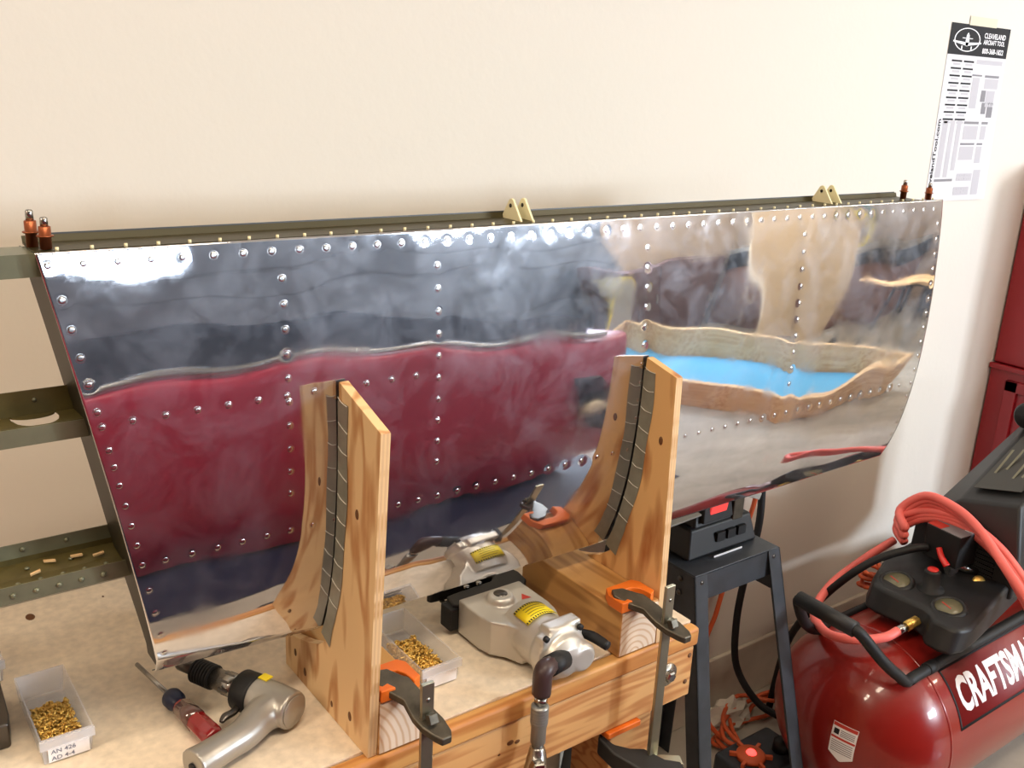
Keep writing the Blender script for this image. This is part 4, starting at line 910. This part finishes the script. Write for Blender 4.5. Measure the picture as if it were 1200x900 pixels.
for x in (.12, -2.2):
    wh = MB().lathe((x, -.285, -.53), (0, -1, 0), [(0, .29), (.02, .32), (.2, .32), (.22, .28)], 36).build('tyre', 'black', car)
    MB().lathe((x, -.283, -.53), (0, 1, 0), [(0, .20), (.006, .19), (.010, .05), (.012, .001)], 24).build('wheel_rim', 'steel', wh)
hl = MB().prism([(2.06, -.05), (2.20, -.08), (2.34, -.26), (2.32, -.46), (2.22, -.40), (2.10, -.20)], lambda a, b_, tt: (a, tt-.05*max(0, a-2.2), b_), -.36, -.296).build('tail_light', 'glassdark', car, bevel=.01)
MB().lathe((2.215, -.296, -.29), (0, 1, 0), [(-.02, .045), (.006, .042), (.012, .02)], 20).build('light_lens', 'lamp', hl)
MB().obox((1.62, -.345, -.02), ((1, 0, 0), (0, 1, 0), (0, 0, 1)), (.02, .012, .008)).build('side_marker', 'orange', car)
car.location.y += .095; car.location.x -= .24
# low wooden crate with blue liner
cr = thing('wooden_crate', 'low pale wooden crate lined in blue, seen in the polished skin', 'crate', (3.9, -.95, FLOOR))
c0 = Vector((3.20, -.16, FLOOR+.001)); ea = Vector((1.0, -.22, 0)).normalized(); eb = Vector((.12, -1, 0)).normalized(); LA, LB, HN, HF = .95, 2.4, .26, .40
def crate_board(a0, a1, b0, b1, h0, h1):
    mb = MB(); vs = [c0+ea*a+eb*b_ for a, b_ in ((a0, b0), (a1, b0), (a1, b1), (a0, b1))]
    vs += [vs[0]+Vector((0, 0, h0)), vs[1]+Vector((0, 0, h0)), vs[2]+Vector((0, 0, h1)), vs[3]+Vector((0, 0, h1))]
    mb.add(vs, [(0, 3, 2, 1), (4, 5, 6, 7), (0, 1, 5, 4), (1, 2, 6, 5), (2, 3, 7, 6), (3, 0, 4, 7)]).build('board', 'pine', cr, bevel=.004)
def crate_seg(p0, p1, q0, q1, h0, h1):
    vs = [c0+ea*a+eb*b_ for a, b_ in (p0, p1, q1, q0)]; vs += [vs[0]+Vector((0, 0, h0)), vs[1]+Vector((0, 0, h1)), vs[2]+Vector((0, 0, h1)), vs[3]+Vector((0, 0, h0))]
    MB().add(vs, BF).build('board', 'pine', cr, bevel=.004)
crate_seg((0, 0), (0, LB), (.05, 0), (.05, LB), HN, HN); crate_seg((LA-.05, 0), (LA-.05, LB), (LA, 0), (LA, LB), HF, HF)
crate_seg((.051, 0), (LA-.051, 0), (.051, .05), (LA-.051, .05), HN, HF); crate_seg((.051, LB-.05), (LA-.051, LB-.05), (.051, LB), (LA-.051, LB), HN, HF)
lv = [c0+ea*a+eb*b_ for a, b_ in ((.06, .06), (LA-.06, .06), (LA-.06, LB-.06), (.06, LB-.06))]
MB().add([q+Vector((0, 0, .005)) for q in lv]+[q+Vector((0, 0, .125)) for q in lv], BF).build('liner', 'blue', cr, bevel=.01)
o = MB().box(-.8, 2.3, -1.6, .26, FLOOR+.0005, FLOOR+.012).build('floor_shade_sheet', 'navy', bevel=.004); tag(o, 'dark navy sheet standing in for the floor shade between the bench and the car', 'mat')  # dark sheet laid on the floor to paint in the shade there
# leaning beige sheet, boxes, sawhorse table, tub, far shelf
o = MB().obox((5.55, -2.30, .095), ((1, -.04, -.10), (0, 1, .08), (.10, -.08, 1)), (.45, .010, .90)).build('leaning_sheet', 'card'); tag(o, 'tall beige sheet leaning upright near the rear wall', 'sheet')
t = thing('storage_cabinet', 'dark brown storage cabinet left of the leaning beige sheet', 'cabinet', (5.0, -3.2, FLOOR))
MB().box(4.55, 5.45, -3.5, -3.0, FLOOR, .28).build('body', 'boxdark', t, bevel=.01)
for x0 in (4.56, 5.01): d = MB().box(x0, x0+.43, -3.0, -2.98, FLOOR+.06, .26).build('door', 'boxdark', t, bevel=.005); MB().box(x0+.36, x0+.38, -2.98, -2.96, -.3, -.15).build('handle', 'steel', d)
t = thing('storage_cabinet', 'wide brown storage cabinet right of the leaning beige sheet', 'cabinet', (6.6, -2.9, FLOOR))
MB().box(6.0, 7.5, -3.4, -2.5, FLOOR, .02).build('body', 'boxbrown', t, bevel=.01); MB().box(5.98, 7.52, -3.42, -2.48, .02, .22).build('black_top', 'black', t, bevel=.01); MB().box(5.98, 7.52, -3.42, -2.48, .22, .30).build('white_edge', 'greytub', t, bevel=.01)
for x0 in (6.02, 6.76): MB().box(x0, x0+.72, -2.5, -2.48, FLOOR+.05, .0).build('door', 'boxbrown', t, bevel=.005)
t = thing('sawhorse_table', 'small wood topped table on black sawhorse legs behind the crate', 'table', (5.4, -1.28, FLOOR))
MB().box(5.05, 5.75, -1.5, -1.05, -.06, -.03).build('table_top', 'pine', t, bevel=.003); MB().box(5.15, 5.65, -1.35, -1.2, -.12, -.06).build('beam', 'black', t)
for x, y, dx, dy in ((5.2, -1.2, -.2, .12), (5.2, -1.35, -.2, -.12), (5.6, -1.2, .12, .12), (5.6, -1.35, .12, -.12)):
    MB().tube([(x, y, -.08), (x+dx, y+dy, FLOOR)], .022, n=8, smooth=False).build('leg', 'black', t)
t = thing('rounded_board', 'pale grey rounded board with yellow edge standing behind the crate', 'board', (4.42, -2.86, FLOOR))
bp = [(.16*math.cos(q*math.pi/16), .86+.20*math.sin(q*math.pi/16)) for q in range(17)]+[(-.16, 0), (.16, 0)]
MB().prism(bp, lambda a, b_, tt: (4.42+a*1.3, -2.86+tt-.03*b_, FLOOR+.002+b_), 0, .03).build('face', 'greytub', t, bevel=.005)
MB().tube([(4.42+a*1.36, -2.845-.03*b_, FLOOR+.004+b_) for a, b_ in bp[:17]]+[(4.42-.218, -2.85, FLOOR+.03)], .014, n=8, sub=2).build('edge_band', 'yellow', t)
t = thing('garden_hose', 'coiled yellow and green garden hose standing on the brown cabinet', 'hose', (6.9, -2.9, .3))
MB().tube([(6.9+.20*math.cos(a*math.pi/12), -2.9, .505+.20*math.sin(a*math.pi/12)) for a in range(25)], .035, n=10, sub=2).build('yellow_loop', 'yellow', t)
MB().tube([(6.9+.27*math.cos(a*math.pi/12), -2.92, .575+.27*math.sin(a*math.pi/12)) for a in range(25)], .03, n=10, sub=2).build('green_loop', 'green', t)
